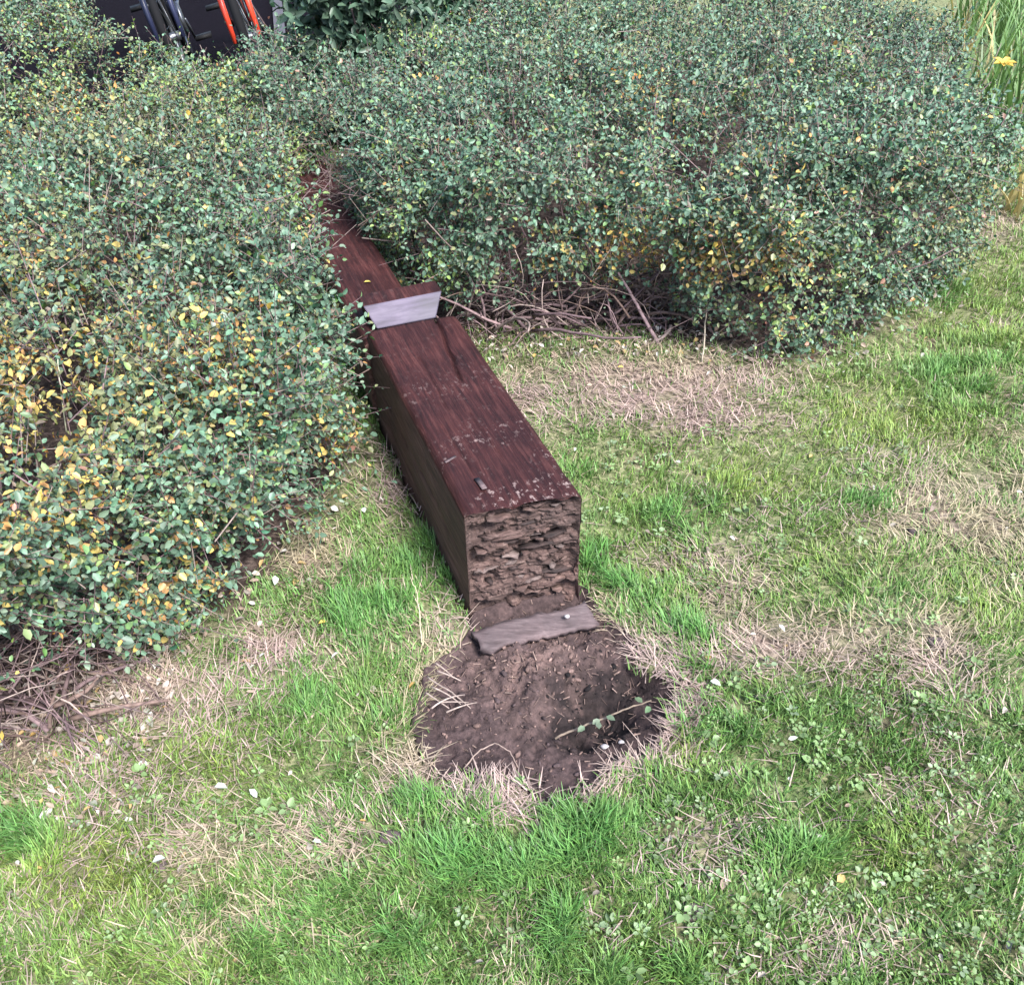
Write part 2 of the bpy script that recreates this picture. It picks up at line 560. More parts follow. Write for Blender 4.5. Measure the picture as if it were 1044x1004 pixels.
# bare soil in the hole left by the post
hx = np.linspace(min(p[0] for p in HOLE) - .05, max(p[0] for p in HOLE) + .05, 190)
hy = np.linspace(min(p[1] for p in HOLE) - .05, max(p[1] for p in HOLE) + .05, 150)
HX, HY = np.meshgrid(hx, hy)
hxr, hyr = HX.ravel(), HY.ravel()
HP = xy0(hxr, hyr)

def soil_z(x, y):
    P = xy0(x, y)
    d = poly_sd(x, y, HOLE) + .010 * vn(P, 15, 8) + .005 * vn(P, 45, 9)
    px = proj(P)
    mound = bumps(px, [(555, 690, 75, 45, 1), (540, 660, 50, 25, .8)])
    pit = bumps(px, [(612, 712, 38, 30, 1), (590, 735, 30, 18, .7), (640, 690, 25, 18, .6)])
    z = -.026 * np.clip((d + .01) / .03, 0, 1) + .030 * mound * np.clip(d / .03, 0, 1) - .085 * pit
    k = np.clip(d / .02, 0, 1)
    z = z + k * (.009 * fbm(P, 30, 11, 4) + .008 * np.maximum(vn(P, 75, 12), 0) * (.4 + mound)
                 + .006 * np.abs(vn(P, 140, 15)) * (.5 + mound))
    return z - .035 * np.clip(-(d + .012) / .02, 0, 1)
hz = soil_z(hxr, hyr)
hpx = proj(HP)
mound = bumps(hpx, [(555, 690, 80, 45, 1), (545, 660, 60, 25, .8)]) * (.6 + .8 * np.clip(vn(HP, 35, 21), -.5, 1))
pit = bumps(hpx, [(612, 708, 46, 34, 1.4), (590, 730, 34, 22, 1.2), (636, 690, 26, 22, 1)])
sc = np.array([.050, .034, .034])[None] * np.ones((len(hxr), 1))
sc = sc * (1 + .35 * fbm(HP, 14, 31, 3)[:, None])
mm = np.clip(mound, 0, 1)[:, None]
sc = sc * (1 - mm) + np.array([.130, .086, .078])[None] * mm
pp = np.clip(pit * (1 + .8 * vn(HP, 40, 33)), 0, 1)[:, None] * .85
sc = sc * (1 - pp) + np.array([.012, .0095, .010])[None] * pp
n1, n2 = len(hx), len(hy)
ii = (np.arange(n2 - 1)[:, None] * n1 + np.arange(n1 - 1)[None]).ravel()
fq = np.stack([ii, ii + 1, ii + n1 + 1, ii + n1], 1)
hd = poly_sd(hxr, hyr, HOLE)
fq = fq[(hd[fq] > -.035).all(1)]
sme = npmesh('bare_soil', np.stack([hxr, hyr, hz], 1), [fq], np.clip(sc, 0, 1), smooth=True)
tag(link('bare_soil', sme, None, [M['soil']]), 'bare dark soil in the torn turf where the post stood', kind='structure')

# tarmac path and its edging behind the hedge
def slab(name, pts, z0, z1, m):
    n = len(pts)
    v = [(x, y, z0) for x, y in pts] + [(x, y, z1) for x, y in pts]
    f = [tuple(range(n))[::-1], tuple(range(n, 2 * n))] + [(i, (i + 1) % n, n + (i + 1) % n, n + i) for i in range(n)]
    me = bpy.data.meshes.new(name)
    me.from_pydata(v, [], f)
    return link(name, me, None, [m])
tag(slab('path', [(-9, 4.75), (-1.3, 4.75), (-1.0, 6.2), (-.55, 8.0), (0, 10.5), (-9, 10.5)], -.05, .024, M['tarmac']),
    'dark tarmac path behind the hedge', kind='structure')
k0, k1 = at(268, 12), at(287, 46)
tag(slab('kerb', [(k0[0] - .3 * 2.0, k0[1] + 3.4), (k0[0] - .3 * 2.0 + .07, k0[1] + 3.4), (k1[0] + .035, k1[1]), (k1[0] - .035, k1[1])], -.04, .055, M['kerb']),
    'thin grey concrete edging across the dark path', kind='structure')

# ------------------------------------------------------------------ the fallen post
post = empty('timber_post', (A0[0], A0[1], 0), YAW)
tag(post, 'thick dark stained timber post lying fallen between the hedges with a rotted end', 'post')
SKEW = -.026

def shaft_mesh(name, x0, x1, z0, z1, y0, y1, skew, seed, crack=False, rot_cap=False):
    w, h = x1 - x0, z1 - z0
    r = .013
    # ring points: walk round the rounded rectangle
    def edge(a, b, n):
        return [np.array(a) + (np.array(b) - np.array(a)) * t for t in np.linspace(0, 1, n, endpoint=False)]
    nt_, ns_ = 62, 30
    ring, side = [], []
    def arc(cx, cz, a0, n=4):
        return [np.array((cx + r * math.cos(a0 + math.pi / 2 * t / n), cz + r * math.sin(a0 + math.pi / 2 * t / n))) for t in range(n)]
    seq = [(edge((r, 0), (w - r, 0), 12), 1), (arc(w - r, r, -math.pi / 2), 1), (edge((w, r), (w, h - r), ns_), 1), (arc(w - r, h - r, 0), 0),
           (edge((w - r, h), (r, h), nt_), 0), (arc(r, h - r, math.pi / 2), 0), (edge((0, h - r), (0, r), ns_), 1), (arc(r, r, math.pi), 1)]
    for pts, mi in seq:
        ring += pts
        side += [mi] * len(pts)
    ring = np.array(ring)
    m = len(ring)
    yy = np.linspace(y0, y1, 90)
    V = np.zeros((len(yy), m, 3))
    V[:, :, 0] = ring[None, :, 0]
    V[:, :, 2] = ring[None, :, 1]
    V[:, :, 1] = yy[:, None] + skew * (ring[None, :, 0] / w) * np.clip(1 - (yy[:, None] - y0) / .25, 0, 1)
    c = np.stack([ring[:, 0] - w / 2, np.zeros(m), ring[:, 1] - h / 2], 1)
    Nn = nrm(c)
    flat = V.reshape(-1, 3)
    st = flat * np.array([1, .18, 1])
    disp = .0022 * fbm(st + seed, 30, 41, 3) + .003 * vn(flat + seed, 6, 43)
    # knocked edges towards the open end
    corner = np.clip(1 - np.minimum(np.abs(np.abs(np.tile(c[:, 0], len(yy))) - w / 2), 1) / .02, 0, 1) * np.clip(
        1 - np.abs(np.abs(np.tile(c[:, 2], len(yy))) - h / 2) / .02, 0, 1)
    front = np.clip(1 - (flat[:, 1] - flat[:, 1].min()) / .05, 0, 1)
    disp -= front * np.clip(vn(flat + seed, 28, 48) + .5 * vn(flat + seed, 70, 49), 0, 1) * .016
    disp -= corner * (.004 + .006 * np.clip(vn(flat + seed, 16, 47), 0, 1))
    flat = flat + np.tile(Nn, (len(yy), 1)) * disp[:, None]
    if crack:
        top = flat[:, 2] > h - .02
        for (ax, ay, bx, by, dp, wd_) in ((.190, .80, .150, .47, .016, .0045), (.09, .62, .082, .35, .005, .003), (.055, .30, .06, .08, .005, .003),
                                        (.13, .33, .135, .12, .004, .003)):
            t = np.clip((flat[:, 1] - by) / (ay - by), 0, 1)
            cx = bx + (ax - bx) * t + .004 * vn(xy0(np.zeros(len(flat)), flat[:, 1]), 25, 51)
            on = top & (flat[:, 1] > by) & (flat[:, 1] < ay + .02)
            flat[:, 2] -= np.where(on, dp * np.exp(-((flat[:, 0] - cx) / wd_) ** 2) * np.clip((flat[:, 1] - by) / .05, 0, 1), 0)
        lf = flat[:, 0] < .01
        for (zz, dp) in ((.19, .007), (.11, .009), (.06, .005)):
            cz = zz + .012 * vn(xy0(np.zeros(len(flat)), flat[:, 1]), 7, 53)
            flat[:, 0] += np.where(lf, dp * np.exp(-((flat[:, 2] - cz) / .004) ** 2), 0)
    flat[:, 0] += x0
    flat[:, 2] += z0
    q, mi = [], []
    for i in range(len(yy) - 1):
        a = i * m + np.arange(m)
        b = i * m + (np.arange(m) + 1) % m
        q.append(np.stack([a, b, b + m, a + m], 1))
        mi += side
    F = [np.concatenate(q)]
    n0 = len(flat)
    Vs = [flat]
    # far cap
    Vs.append(np.array([[(x0 + x1) / 2, y1, (z0 + z1) / 2]]))
    k = np.arange(m)
    F.append(np.stack([np.full(m, n0), (len(yy) - 1) * m + (k + 1) % m, (len(yy) - 1) * m + k], 1)[:, ::-1].copy())
    mi += [1] * m
    if not rot_cap:
        Vs.append(np.array([[(x0 + x1) / 2, y0, (z0 + z1) / 2]]))
        F.append(np.stack([np.full(m, n0 + 1), (k + 1) % m, k], 1))
        mi += [1] * m
    me = npmesh(name, np.concatenate(Vs), F, None, False, mi)
    return me

sh = link('shaft', shaft_mesh('shaft', 0, BW, -.045, BH, 0, BL, SKEW, 0., crack=True, rot_cap=True), post, [M['wood_top'], M['wood_side']])

# rotted end: layered crumbling face set inside the thin sound skin of the post
gu, gv = 150, 180
u = np.linspace(.002, BW - .002, gu)
v = np.linspace(-.045, BH - .003, gv)
U, Vv = np.meshgrid(u, v)
ur, vr = U.ravel(), Vv.ravel()
Pn = np.stack([ur, np.zeros_like(ur), vr], 1)
warp = .010 * vn(Pn * np.array([1, 1, 1]), 14, 61) + .006 * vn(Pn, 30, 62)
lay = vn(np.stack([ur * .20, ur * 0, vr + warp], 1), 42, 63)
lay2 = vn(np.stack([ur * .45, ur * 0, vr + warp], 1), 85, 64)
blk = vn(np.stack([ur, ur * 0, vr * .6], 1), 38, 65)
rec = .015 + .015 * lay + .009 * lay2 + .011 * blk + .006 * vn(Pn, 70, 67) + .005 * vn(Pn * np.array([.6, 1, 1.6]), 140, 66) + .003 * vn(Pn, 300, 68)
step = np.floor(rec / .009) * .009 * .7 + rec * .3
edge_d = np.minimum(np.minimum(ur, BW - ur), BH - vr)
step = step * np.clip((edge_d - .003) / .012, 0, 1) + .001
step = np.where(vr < .03, step + .01, step)
yy = SKEW * ur / BW + np.maximum(step, -.006)
eme = npmesh('rotted_end', np.stack([ur, yy, vr], 1),
             [(lambda i: np.stack([i, i + 1, i + gu + 1, i + gu], 1))((np.arange(gv - 1)[:, None] * gu + np.arange(gu - 1)[None]).ravel())], smooth=False)
link('rotted_end', eme, post, [M['rot']])
# loose flakes of rotten wood on the end, each a piece of its own
FL = [M['rot'], M['rot_pale'], M['rot_dark']]
for i in range(60):
    ln = rng.choice([rng.uniform(.012, .03), rng.uniform(.03, .06), rng.uniform(.06, .11)], p=[.3, .45, .25])
    ht = rng.uniform(.0022, .0065) * (1.5 if ln < .03 else 1)
    x = rng.uniform(.006, BW - .006 - ln)
    z = rng.uniform(.012, BH - .012)
    y_s = SKEW * (x + ln / 2) / BW
    out = rng.normal() * .004 + .003 + .010 * float(vn(np.array([[x, 0, z]]), 22, 171)[0])
    depth = rng.uniform(.016, .028)
    n = 3 if ln < .03 else 5
    pr = []
    tilt = rng.normal() * .05
    for k in range(n):
        t = k / (n - 1)
        e_ = .35 if k in (0, n - 1) else 1.0
        hh = ht * e_ * rng.uniform(.6, 1.3)
        o_ = out + rng.normal() * .003 + (.006 if e_ < 1 else 0)
        zz = z + tilt * (t - .5) * ln + rng.normal() * .0012
        xx = x + ln * t
        pr += [(xx, y_s + depth, zz - hh * .5), (xx + rng.normal() * .002, y_s + o_, zz - hh * rng.uniform(.2, .6)),
               (xx + rng.normal() * .002, y_s + o_ + rng.normal() * .002, zz + hh * rng.uniform(.2, .6)), (xx, y_s + depth, zz + hh * .5)]
    fq = [(k * 4 + a, k * 4 + (a + 1) % 4, (k + 1) * 4 + (a + 1) % 4, (k + 1) * 4 + a) for k in range(n - 1) for a in range(4)]
    fq += [(0, 3, 2, 1), ((n - 1) * 4, (n - 1) * 4 + 1, (n - 1) * 4 + 2, (n - 1) * 4 + 3)]
    link('rotten_flake', npmesh('rotten_flake', np.array(pr), [np.array(fq)]), post, [FL[rng.choice(3, p=[.5, .25, .25])]])

# the thinner far length of the post
def post_local(px, py, z):
    x, y = at(px, py, z)
    dx, dy = x - A0[0], y - A0[1]
    return dx * SV[0] + dy * SV[1], dx * DV[0] + dy * DV[1]
xr = post_local(411, 291, .262)[0]
neck = link('neck', shaft_mesh('neck', -.012, xr, .03, .262, BL - .01, 2.75, 0, 5.), post, [M['wood_top'], M['wood_side']])
neck['label'] = 'narrower far length of the post running into the hedge'
# tapered block on top, with a pale planed face
zt = BH + .048
bl_x0, yt0 = post_local(368, 308, zt)
bl_x1, yt1 = post_local(453, 299.5, zt)
b0 = post_local(383, 332, BH)
b1 = post_local(446, 325, BH)
yb = (b0[1] + b1[1]) / 2
yt = (yt0 + yt1) / 2
bk = post_local(412, 291.5, zt)[1]
vb = [(b0[0], yb, BH - .004), (b1[0], yb, BH - .004), (bl_x1, yt, zt), (bl_x0, yt, zt - .003),
      (b0[0], bk, BH - .06), (b1[0], bk, BH - .06), (bl_x1, bk, zt + .001), (bl_x0, bk, zt - .002)]
me = bpy.data.meshes.new('block')
me.from_pydata(vb, [], [(0, 1, 2, 3), (5, 4, 7, 6), (3, 2, 6, 7), (1, 5, 6, 2), (4, 0, 3, 7), (4, 5, 1, 0)])
blk_o = link('block', me, post, [M['wood_top'], M['wood_face']])
me.polygons[0].material_index = 1
bv = blk_o.modifiers.new('bevel', 'BEVEL')
bv.width = .0035
bv.segments = 2
blk_o['label'] = 'tapered block on the post with a pale lavender grey face'

# ------------------------------------------------------------------ hedges
def hedge_field(P, poly, Hf, seed, skirt, bulge=.05, amp=.06):
    x, y, z = P[:, 0], P[:, 1], P[:, 2]
    Q = P + seed
    H = Hf(x, y) + .07 * vn(xy0(x, y) + seed, 2.3, 71)
    sk = skirt(x, y) + .03 * vn(xy0(x, y) + seed, 7, 72)
    d = poly_sd(x, y, poly) + bulge * np.clip((z - .05) / .3, 0, 1) - .10 * np.clip((sk + .06 - z) / .12, 0, 1)
    t = H - z
    k = .16
    h = np.clip(.5 + .5 * (t - d) / k, 0, 1)
    f = t * (1 - h) + d * h - k * h * (1 - h)
    f = np.minimum(f, (z - sk) * 1.0 + .0)
    return f + amp * vn(Q, 5.0, 73) + amp * .6 * vn(Q, 11.0, 74)

def hedge_shoots(poly, Hf, seed, skirt, n_keep, zmax=.95, depth=.13, cand=700000, near=1.6, amp=.06):
    P0 = np.array(poly)
    lo, hi = P0.min(0) - .15, P0.max(0) + .15
    pts, nor, fs = [], [], []
    P = np.stack([rng.uniform(lo[0], hi[0], cand), rng.uniform(lo[1], hi[1], cand), rng.uniform(0, zmax, cand)], 1)
    f = hedge_field(P, poly, Hf, seed, skirt, amp=amp)
    ok = (f > -.01) & (f < depth)
    P, f = P[ok], f[ok]
    e = .02
    G = np.stack([hedge_field(P + np.eye(3)[k] * e, poly, Hf, seed, skirt, amp=amp) - f for k in range(3)], 1)
    Nn = nrm(-G)
    # more shoots where the surface is near and faces the photograph's side
    dist = np.linalg.norm(P - np.array([0, 0, EYE]), axis=1)
    view = nrm(np.array([0, 0, EYE])[None] - P)
    face = (Nn * view).sum(1)
    px = proj(P)
    inv = (px[:, 2] > .1) & (px[:, 0] > -250) & (px[:, 0] < 1300) & (px[:, 1] > -160) & (px[:, 1] < 1200)
    w = np.clip(face + .25, .05, 1) * np.where(inv, 1, .06) * (1 + .7 * (f < .06)) * np.clip(near / dist, .25, 1) ** .6 * np.clip(.62 + 1.8 * vn(P + seed, 8, 91), .02, 1)
    key = np.log(rng.random(len(P))) / w
    idx = np.argsort(-key)[:n_keep]
    return P[idx], Nn[idx], f[idx]

GREENS = np.array([[.032, .090, .052], [.056, .138, .076], [.088, .175, .108], [.138, .200, .128], [.085, .175, .048]])
def leaf_colors(P, px, yel, lime, olive, n):
    c = GREENS[rng.choice(5, n, p=[.26, .28, .22, .12, .12])] * rng.uniform(.75, 1.3, (n, 1))
    r = rng.random(n)
    c = np.where((r < lime)[:, None], np.array([.20, .30, .065]) * rng.uniform(.7, 1.2, (n, 1)), c)
    r = rng.random(n)
    c = np.where((r < olive)[:, None], np.array([.19, .20, .07]) * rng.uniform(.6, 1.2, (n, 1)), c)
    r = rng.random(n)
    yc = np.where(rng.random((n, 1)) < .66, np.array([[.52, .37, .075]]), np.array([[.42, .19, .045]])) * rng.uniform(.65, 1.15, (n, 1))
    c = np.where((r < yel)[:, None], yc, c)
    r = rng.random(n)
    c = np.where((r < .018)[:, None], np.array([.11, .065, .045]) * rng.uniform(.6, 1.5, (n, 1)), c)
    c = np.where((r > .996)[:, None], np.array([.40, .17, .12]) * rng.uniform(.6, 1.1, (n, 1)), c)
    return c

def grow(P, Nn, nl, size, yel_l, lime_l, olive_l, seed, wr=.6, up=.45, shoot=(.05, .15), base_yel=.012):
    n = len(P)
    R = rng.normal(size=(n, 3))
    D = nrm(.75 * Nn + up * np.array([[0, 0, 1.]]) * rng.uniform(-.6, 1, (n, 1)) + .55 * R)
    Ls = np.where(rng.random(n) < .045, rng.uniform(.20, .32, n), rng.uniform(*shoot, n))
    start = P - D * (Ls * .45)[:, None]
    end = start + D * Ls[:, None]
    t = (np.arange(nl) + .6) / nl
    T = t[None] + rng.normal(size=(n, nl)) * .05
    B = start[:, None] + D[:, None] * (Ls[:, None] * T)[:, :, None]
    S1 = nrm(np.cross(D, rng.normal(size=(n, 3))))
    S2 = np.cross(D, S1)
    ang = np.arange(nl)[None] * 2.4 + rng.normal(size=(n, nl)) * .5
    side = S1[:, None] * np.cos(ang)[:, :, None] + S2[:, None] * np.sin(ang)[:, :, None]
    LD = side * .8 + D[:, None] * (.35 + .5 * T)[:, :, None] + rng.normal(size=(n, nl, 3)) * .25
    LN = Nn[:, None] * .7 + np.array([0, 0, .5]) + rng.normal(size=(n, nl, 3)) * .5 + D[:, None] * .3
    k = n * nl
    B, LD, LN = B.reshape(k, 3), LD.reshape(k, 3), LN.reshape(k, 3)
    shoot_scale = np.repeat(rng.uniform(.75, 1.2, n), nl)
    L = rng.uniform(.5, 1.3, k) * size * shoot_scale
    Wd = L * rng.uniform(.8, 1.15, k) * wr
    px = proj(B)
    patch = np.repeat(np.clip(.5 + 1.1 * vn(P + seed, 7, 81), 0, 1.4), nl)
    yel = bumps(px, yel_l) * .95 * patch + base_yel * (1 + 2 * (patch > 1))
    lime = bumps(px, lime_l) + .03
    olive = bumps(px, olive_l) + .06
    C = leaf_colors(B, px, yel, lime, olive, k)
    tint = np.repeat(1 + .22 * vn(P + seed, 4, 82) + .15 * rng.normal(size=n), nl)[:, None]
    C = np.clip(C * np.clip(tint, .55, 1.5), .01, .8)
    return B, LD, LN, L, Wd, C, start, end

def arc_twig(mb, p, d, ln, r, n=7, bend=.5, c=None, sag=.25, sides=5):
    pts = [np.array(p, float)]
    d = np.array(d, float)
    d /= np.linalg.norm(d)
    dr = rng.normal(size=3) * bend
    for i in range(n - 1):
        d = d + dr / n + rng.normal(size=3) * .10 + np.array([0, 0, -sag / n])
        d /= np.linalg.norm(d)
        pts.append(pts[-1] + d * ln / (n - 1))
        if pts[-1][2] < .012:
            pts[-1][2] = .012 + abs(rng.normal()) * .004
    mb.tube(pts, np.linspace(r, r * .45, n), sides, c)
    return pts

BARKS = [np.array([.120, .080, .085]), np.array([.18, .122, .125]), np.array([.070, .046, .046]), np.array([.24, .185, .165]), np.array([.13, .088, .075])]

def put(name, mb_or_me, root, mats, smooth=False, kind=None):
    me = mb_or_me.mesh(name, smooth) if isinstance(mb_or_me, Mesh) else mb_or_me
    o = link(name, me, root, mats)
    if root is not None:
        o.location = -Vector(root.location)
    if kind:
        o['kind'] = kind
    return o

def build_hedge(name, label, poly, base, Hf, skirt, seed, n_sh, nl, size, yel, lime, olive, bare, n_branch, n_twig, n_leaf_parts, cand, near, base_yel=.007):
    root = empty(name, base)
    tag(root, label, 'hedge')
    P, Nn, f = hedge_shoots(poly, Hf, seed, skirt, n_sh, cand=cand, near=near)
    B, LD, LN, L, Wd, C, st, en = grow(P, Nn, nl, size, yel, lime, olive, seed, base_yel=base_yel)
    keep = B[:, 2] > .004
    post_d = poly_sd(B[:, 0], B[:, 1], POST_FOOT)
    lim = np.where(B[:, 1] > 3.30, -1, np.where((B[:, 1] > 2.3) & (B[:, 0] < -.2), .004, .0))
    keep &= ~((post_d > lim) & (lim >= 0) & (B[:, 2] < 1.0))
    B, LD, LN, L, Wd, C = [a[keep] for a in (B, LD, LN, L, Wd, C)]
    # the nearest outer leaves become pieces of their own
    if n_leaf_parts:
        px = proj(B)
        fl = hedge_field(B, poly, Hf, seed, skirt)
        ok = (px[:, 0] > 0) & (px[:, 0] < 1044) & (px[:, 1] > 0) & (px[:, 1] < 1004) & (fl < .03)
        sc_ = np.where(ok, L / px[:, 2], -1) * rng.uniform(.8, 1.2, len(L))
        idx = np.argsort(-sc_)[:n_leaf_parts]
        unit = []
        for col in ((.060, .120, .070), (.10, .165, .10), (.14, .195, .14), (.17, .23, .07), (.55, .40, .08), (.47, .22, .05), (.28, .30, .24), (.045, .095, .06)):
            vv, ff = leaf_geo(np.zeros((1, 3)), np.array([[0, 1., 0]]), np.array([[0, 0, 1.]]), np.ones(1), np.ones(1))
            unit.append(npmesh('leaf', vv, [ff], np.tile(np.array(col), (6, 1))))
            unit[-1].materials.append(M['leaf'])
        cols = np.array([[.060, .120, .070], [.10, .165, .10], [.14, .195, .14], [.17, .23, .07], [.55, .40, .08], [.47, .22, .05], [.28, .30, .24], [.045, .095, .06]])
        for i in idx:
            y_ = Vector(LD[i]).normalized()
            x_ = y_.cross(Vector(LN[i])).normalized()
            z_ = x_.cross(y_)
            mi = int(np.argmin(((cols - C[i]) ** 2).sum(1)))
            o = bpy.data.objects.new('leaf', unit[mi])
            COL.objects.link(o)
            o.parent = root
            mtx = Matrix(((x_.x * Wd[i], y_.x * L[i], z_.x * Wd[i], B[i][0] - base[0]),
                          (x_.y * Wd[i], y_.y * L[i], z_.y * Wd[i], B[i][1] - base[1]),
                          (x_.z * Wd[i], y_.z * L[i], z_.z * Wd[i], B[i][2] - base[2]), (0, 0, 0, 1)))
            o.matrix_basis = mtx
        kp = np.ones(len(B), bool)
        kp[idx] = False
        B, LD, LN, L, Wd, C = [a[kp] for a in (B, LD, LN, L, Wd, C)]
    v, fq = leaf_geo(B, LD, LN, L, Wd)
    put('foliage', npmesh('foliage', v, [fq], np.repeat(C, 6, axis=0)), root, [M['leaf']], kind='stuff')
    # thin stems carrying the leaves
    mb = Mesh()
    sel = rng.random(len(st)) < .6
    a_, b_ = st[sel], en[sel]
    a_[:, 2] = np.maximum(a_[:, 2], .01)
    r_ = rng.uniform(.0008, .0016, len(a_))
    v, fq = stick_geo(a_, b_, r_ * 1.3, r_ * .6)
    cc = np.repeat(np.array([BARKS[i] for i in rng.choice(5, len(a_))]), 6, axis=0)
    mb.add(v, fq, cc)
    # inner stems rising through the hedge
    inner = Mesh()
    sx = rng.uniform(np.array(poly).min(0), np.array(poly).max(0), (n_twig * 5, 2))
    dd = poly_sd(sx[:, 0], sx[:, 1], poly)
    sx = sx[(dd > .08) & (dd < .7) & (poly_sd(sx[:, 0], sx[:, 1], POST_FOOT) < -.05)][:n_twig]
    for x, y in sx:
        d = np.array([rng.normal() * .6, rng.normal() * .6, 1.0])
        arc_twig(inner, (x, y, .0), d, rng.uniform(.3, .6), rng.uniform(.002, .005), 6, c=BARKS[rng.integers(5)] * .8, sag=.1, sides=4)
    put('stem', mb, root, [M['bark']], kind='stuff')
    put('inner_stem', inner, root, [M['bark']], kind='stuff')
    # bare old branches at the foot, the thick ones one by one
    fine = Mesh()
    for (cx, cy, rx, ry, nb) in bare:
        for i in range(n_branch):
            x = cx + rng.uniform(-rx, rx)
            y = cy + rng.uniform(-ry, ry)
            b = Mesh()
            arc_twig(b, (x, y, rng.uniform(.005, .10)), (rng.normal() * .9, rng.normal() * .45 + .05, rng.uniform(.0, 1.3)),
                     rng.uniform(.15, .42) * (.5 if cx < -.5 else 1), rng.uniform(.0028, .0062), 8, 1.1, BARKS[rng.integers(5)] * rng.uniform(.7, 1.3), sag=.55, sides=6)
            o = put('branch', b, root, [M['bark']], smooth=True)
        for i in range(nb):
            x = cx + rng.uniform(-rx, rx) * 1.1
            y = cy + rng.uniform(-ry, ry) * 1.1
            arc_twig(fine, (x, y, rng.uniform(.008, .2)), (rng.normal() * 1.1, rng.normal() * .6, rng.normal() * .5 + .15),
                     rng.uniform(.08, .3), rng.uniform(.0009, .0022), 6, 1.3, BARKS[rng.integers(5)] * rng.uniform(.8, 1.5), sag=.6, sides=3)
    if bare:
        put('twig', fine, root, [M['bark']], kind='stuff')
    return root, P, Nn, f

YEL_L = [(40, 420, 90, 110, .75), (60, 520, 60, 60, .6), (200, 370, 95, 55, .6), (130, 440, 80, 60, .35), (215, 560, 45, 60, .45), (330, 445, 30, 30, .5),
         (60, 110, 30, 20, .4), (120, 160, 25, 15, .3), (150, 620, 40, 50, .35), (20, 300, 60, 60, .35)]
LIME_L = [(305, 150, 18, 60, .7), (60, 60, 90, 60, .32), (270, 75, 60, 30, .5), (215, 90, 90, 50, .32), (150, 30, 60, 30, .35)]
OLIVE_L = [(80, 400, 140, 130, .45), (120, 120, 140, 60, .3), (60, 250, 80, 80, .3)]
YEL_R = [(690, 262, 95, 30, .8), (610, 285, 60, 20, .4), (790, 240, 40, 60, .35), (655, 100, 25, 25, .3), (560, 270, 30, 18, .3), (735, 285, 30, 20, .3), (810, 130, 20, 20, .3),
         (520, 205, 30, 20, .2), (660, 210, 60, 25, .15)]
LIME_R = [(440, 280, 25, 25, .4), (810, 290, 60, 60, .3), (430, 20, 30, 25, .6), (400, 240, 20, 20, .4), (860, 60, 30, 30, .25)]
OLIVE_R = [(750, 280, 120, 50, .3), (990, 230, 60, 60, .3), (700, 150, 120, 80, .12)]

def skirt_left(x, y):
    return .02 + .33 * np.exp(-((x + .99) / .22) ** 2 - ((y - 1.15) / .24) ** 2) + .08 * np.clip((-1.2 - x) / .2, 0, 1)
def skirt_right(x, y):
    return .01 + .155 * np.clip((x + .18) / .1, 0, 1) * np.clip((.72 - x) / .22, 0, 1)
H_left = lambda x, y: .60 + .16 * np.clip((-1.58 - x) / .25, 0, 1) * np.clip(y - 3.0, 0, 1) - .12 * np.clip(y - 2.7, 0, 1.5) * np.clip((x + 2.2) / .4, 0, 1) - .08 * np.exp(-((x + .75) / .25) ** 2) * np.clip((y - 2.2), 0, 1)
H_right = lambda x, y: .58 + .05 * np.clip(y - 3.6, 0, 1) - .20 * np.clip((x - 1.35) / .6, 0, 1) - .05 * np.exp(-((x + .6) / .25) ** 2) - .06 * np.clip(y - 3.7, 0, 1) * np.clip((.2 - x) / .4, 0, 1)

build_hedge('hedge', 'dense clipped hedge left of the fallen post with many yellow and orange leaves', LEFT_FOOT, (-1.2, 2.6, 0), H_left, skirt_left, 3.3,
            19500, 9, .0162, YEL_L, LIME_L, OLIVE_L, [(-.96, 1.24, .15, .12, 320), (-1.5, .95, .3, .2, 90)], 38, 330, 280, 900000, 1.9, base_yel=.018)
build_hedge('hedge', 'grey green small leaved hedge right of the fallen post with bare twigs at its foot', RIGHT_FOOT, (.8, 3.6, 0), H_right, skirt_right, 8.1,
            18500, 9, .0163, YEL_R, LIME_R, OLIVE_R, [(.24, 2.76, .40, .13, 280)], 110, 330, 0, 900000, 2.8)

# dark evergreen shrub with larger leaves behind the hedge
def build_bush():
    root = empty('evergreen_shrub', (-.6, 4.9, 0))
    tag(root, 'dark evergreen shrub with large glossy leaves behind the hedge by the path', 'shrub')
    P, Nn, f = hedge_shoots(BUSH_FOOT, lambda x, y: .72 + 0 * x, 1.7, lambda x, y: .03 + 0 * x, 1100, zmax=1.1, cand=150000, depth=.16, near=5)
    B, LD, LN, L, Wd, C, st, en = grow(P, Nn, 9, .058, [], [], [], 1.7, wr=.42, shoot=(.1, .22), base_yel=0)
    C = np.array([[.022, .058, .030]]) * rng.uniform(.6, 1.8, (len(B), 1))
    v, fq = leaf_geo(B, LD, LN, L, Wd)
    put('foliage', npmesh('foliage', v, [fq], np.repeat(C, 6, axis=0)), root, [M['leaf']], kind='stuff')
    for i in range(9):
        mb = Mesh()
        arc_twig(mb, (-.6 + rng.normal() * .2, 4.9 + rng.normal() * .15, 0), (rng.normal() * .5, rng.normal() * .4, 1), rng.uniform(.5, .75), .009, 7, .4, BARKS[2], sag=0)
        put('stem', mb, root, [M['bark']], smooth=True)
build_bush()

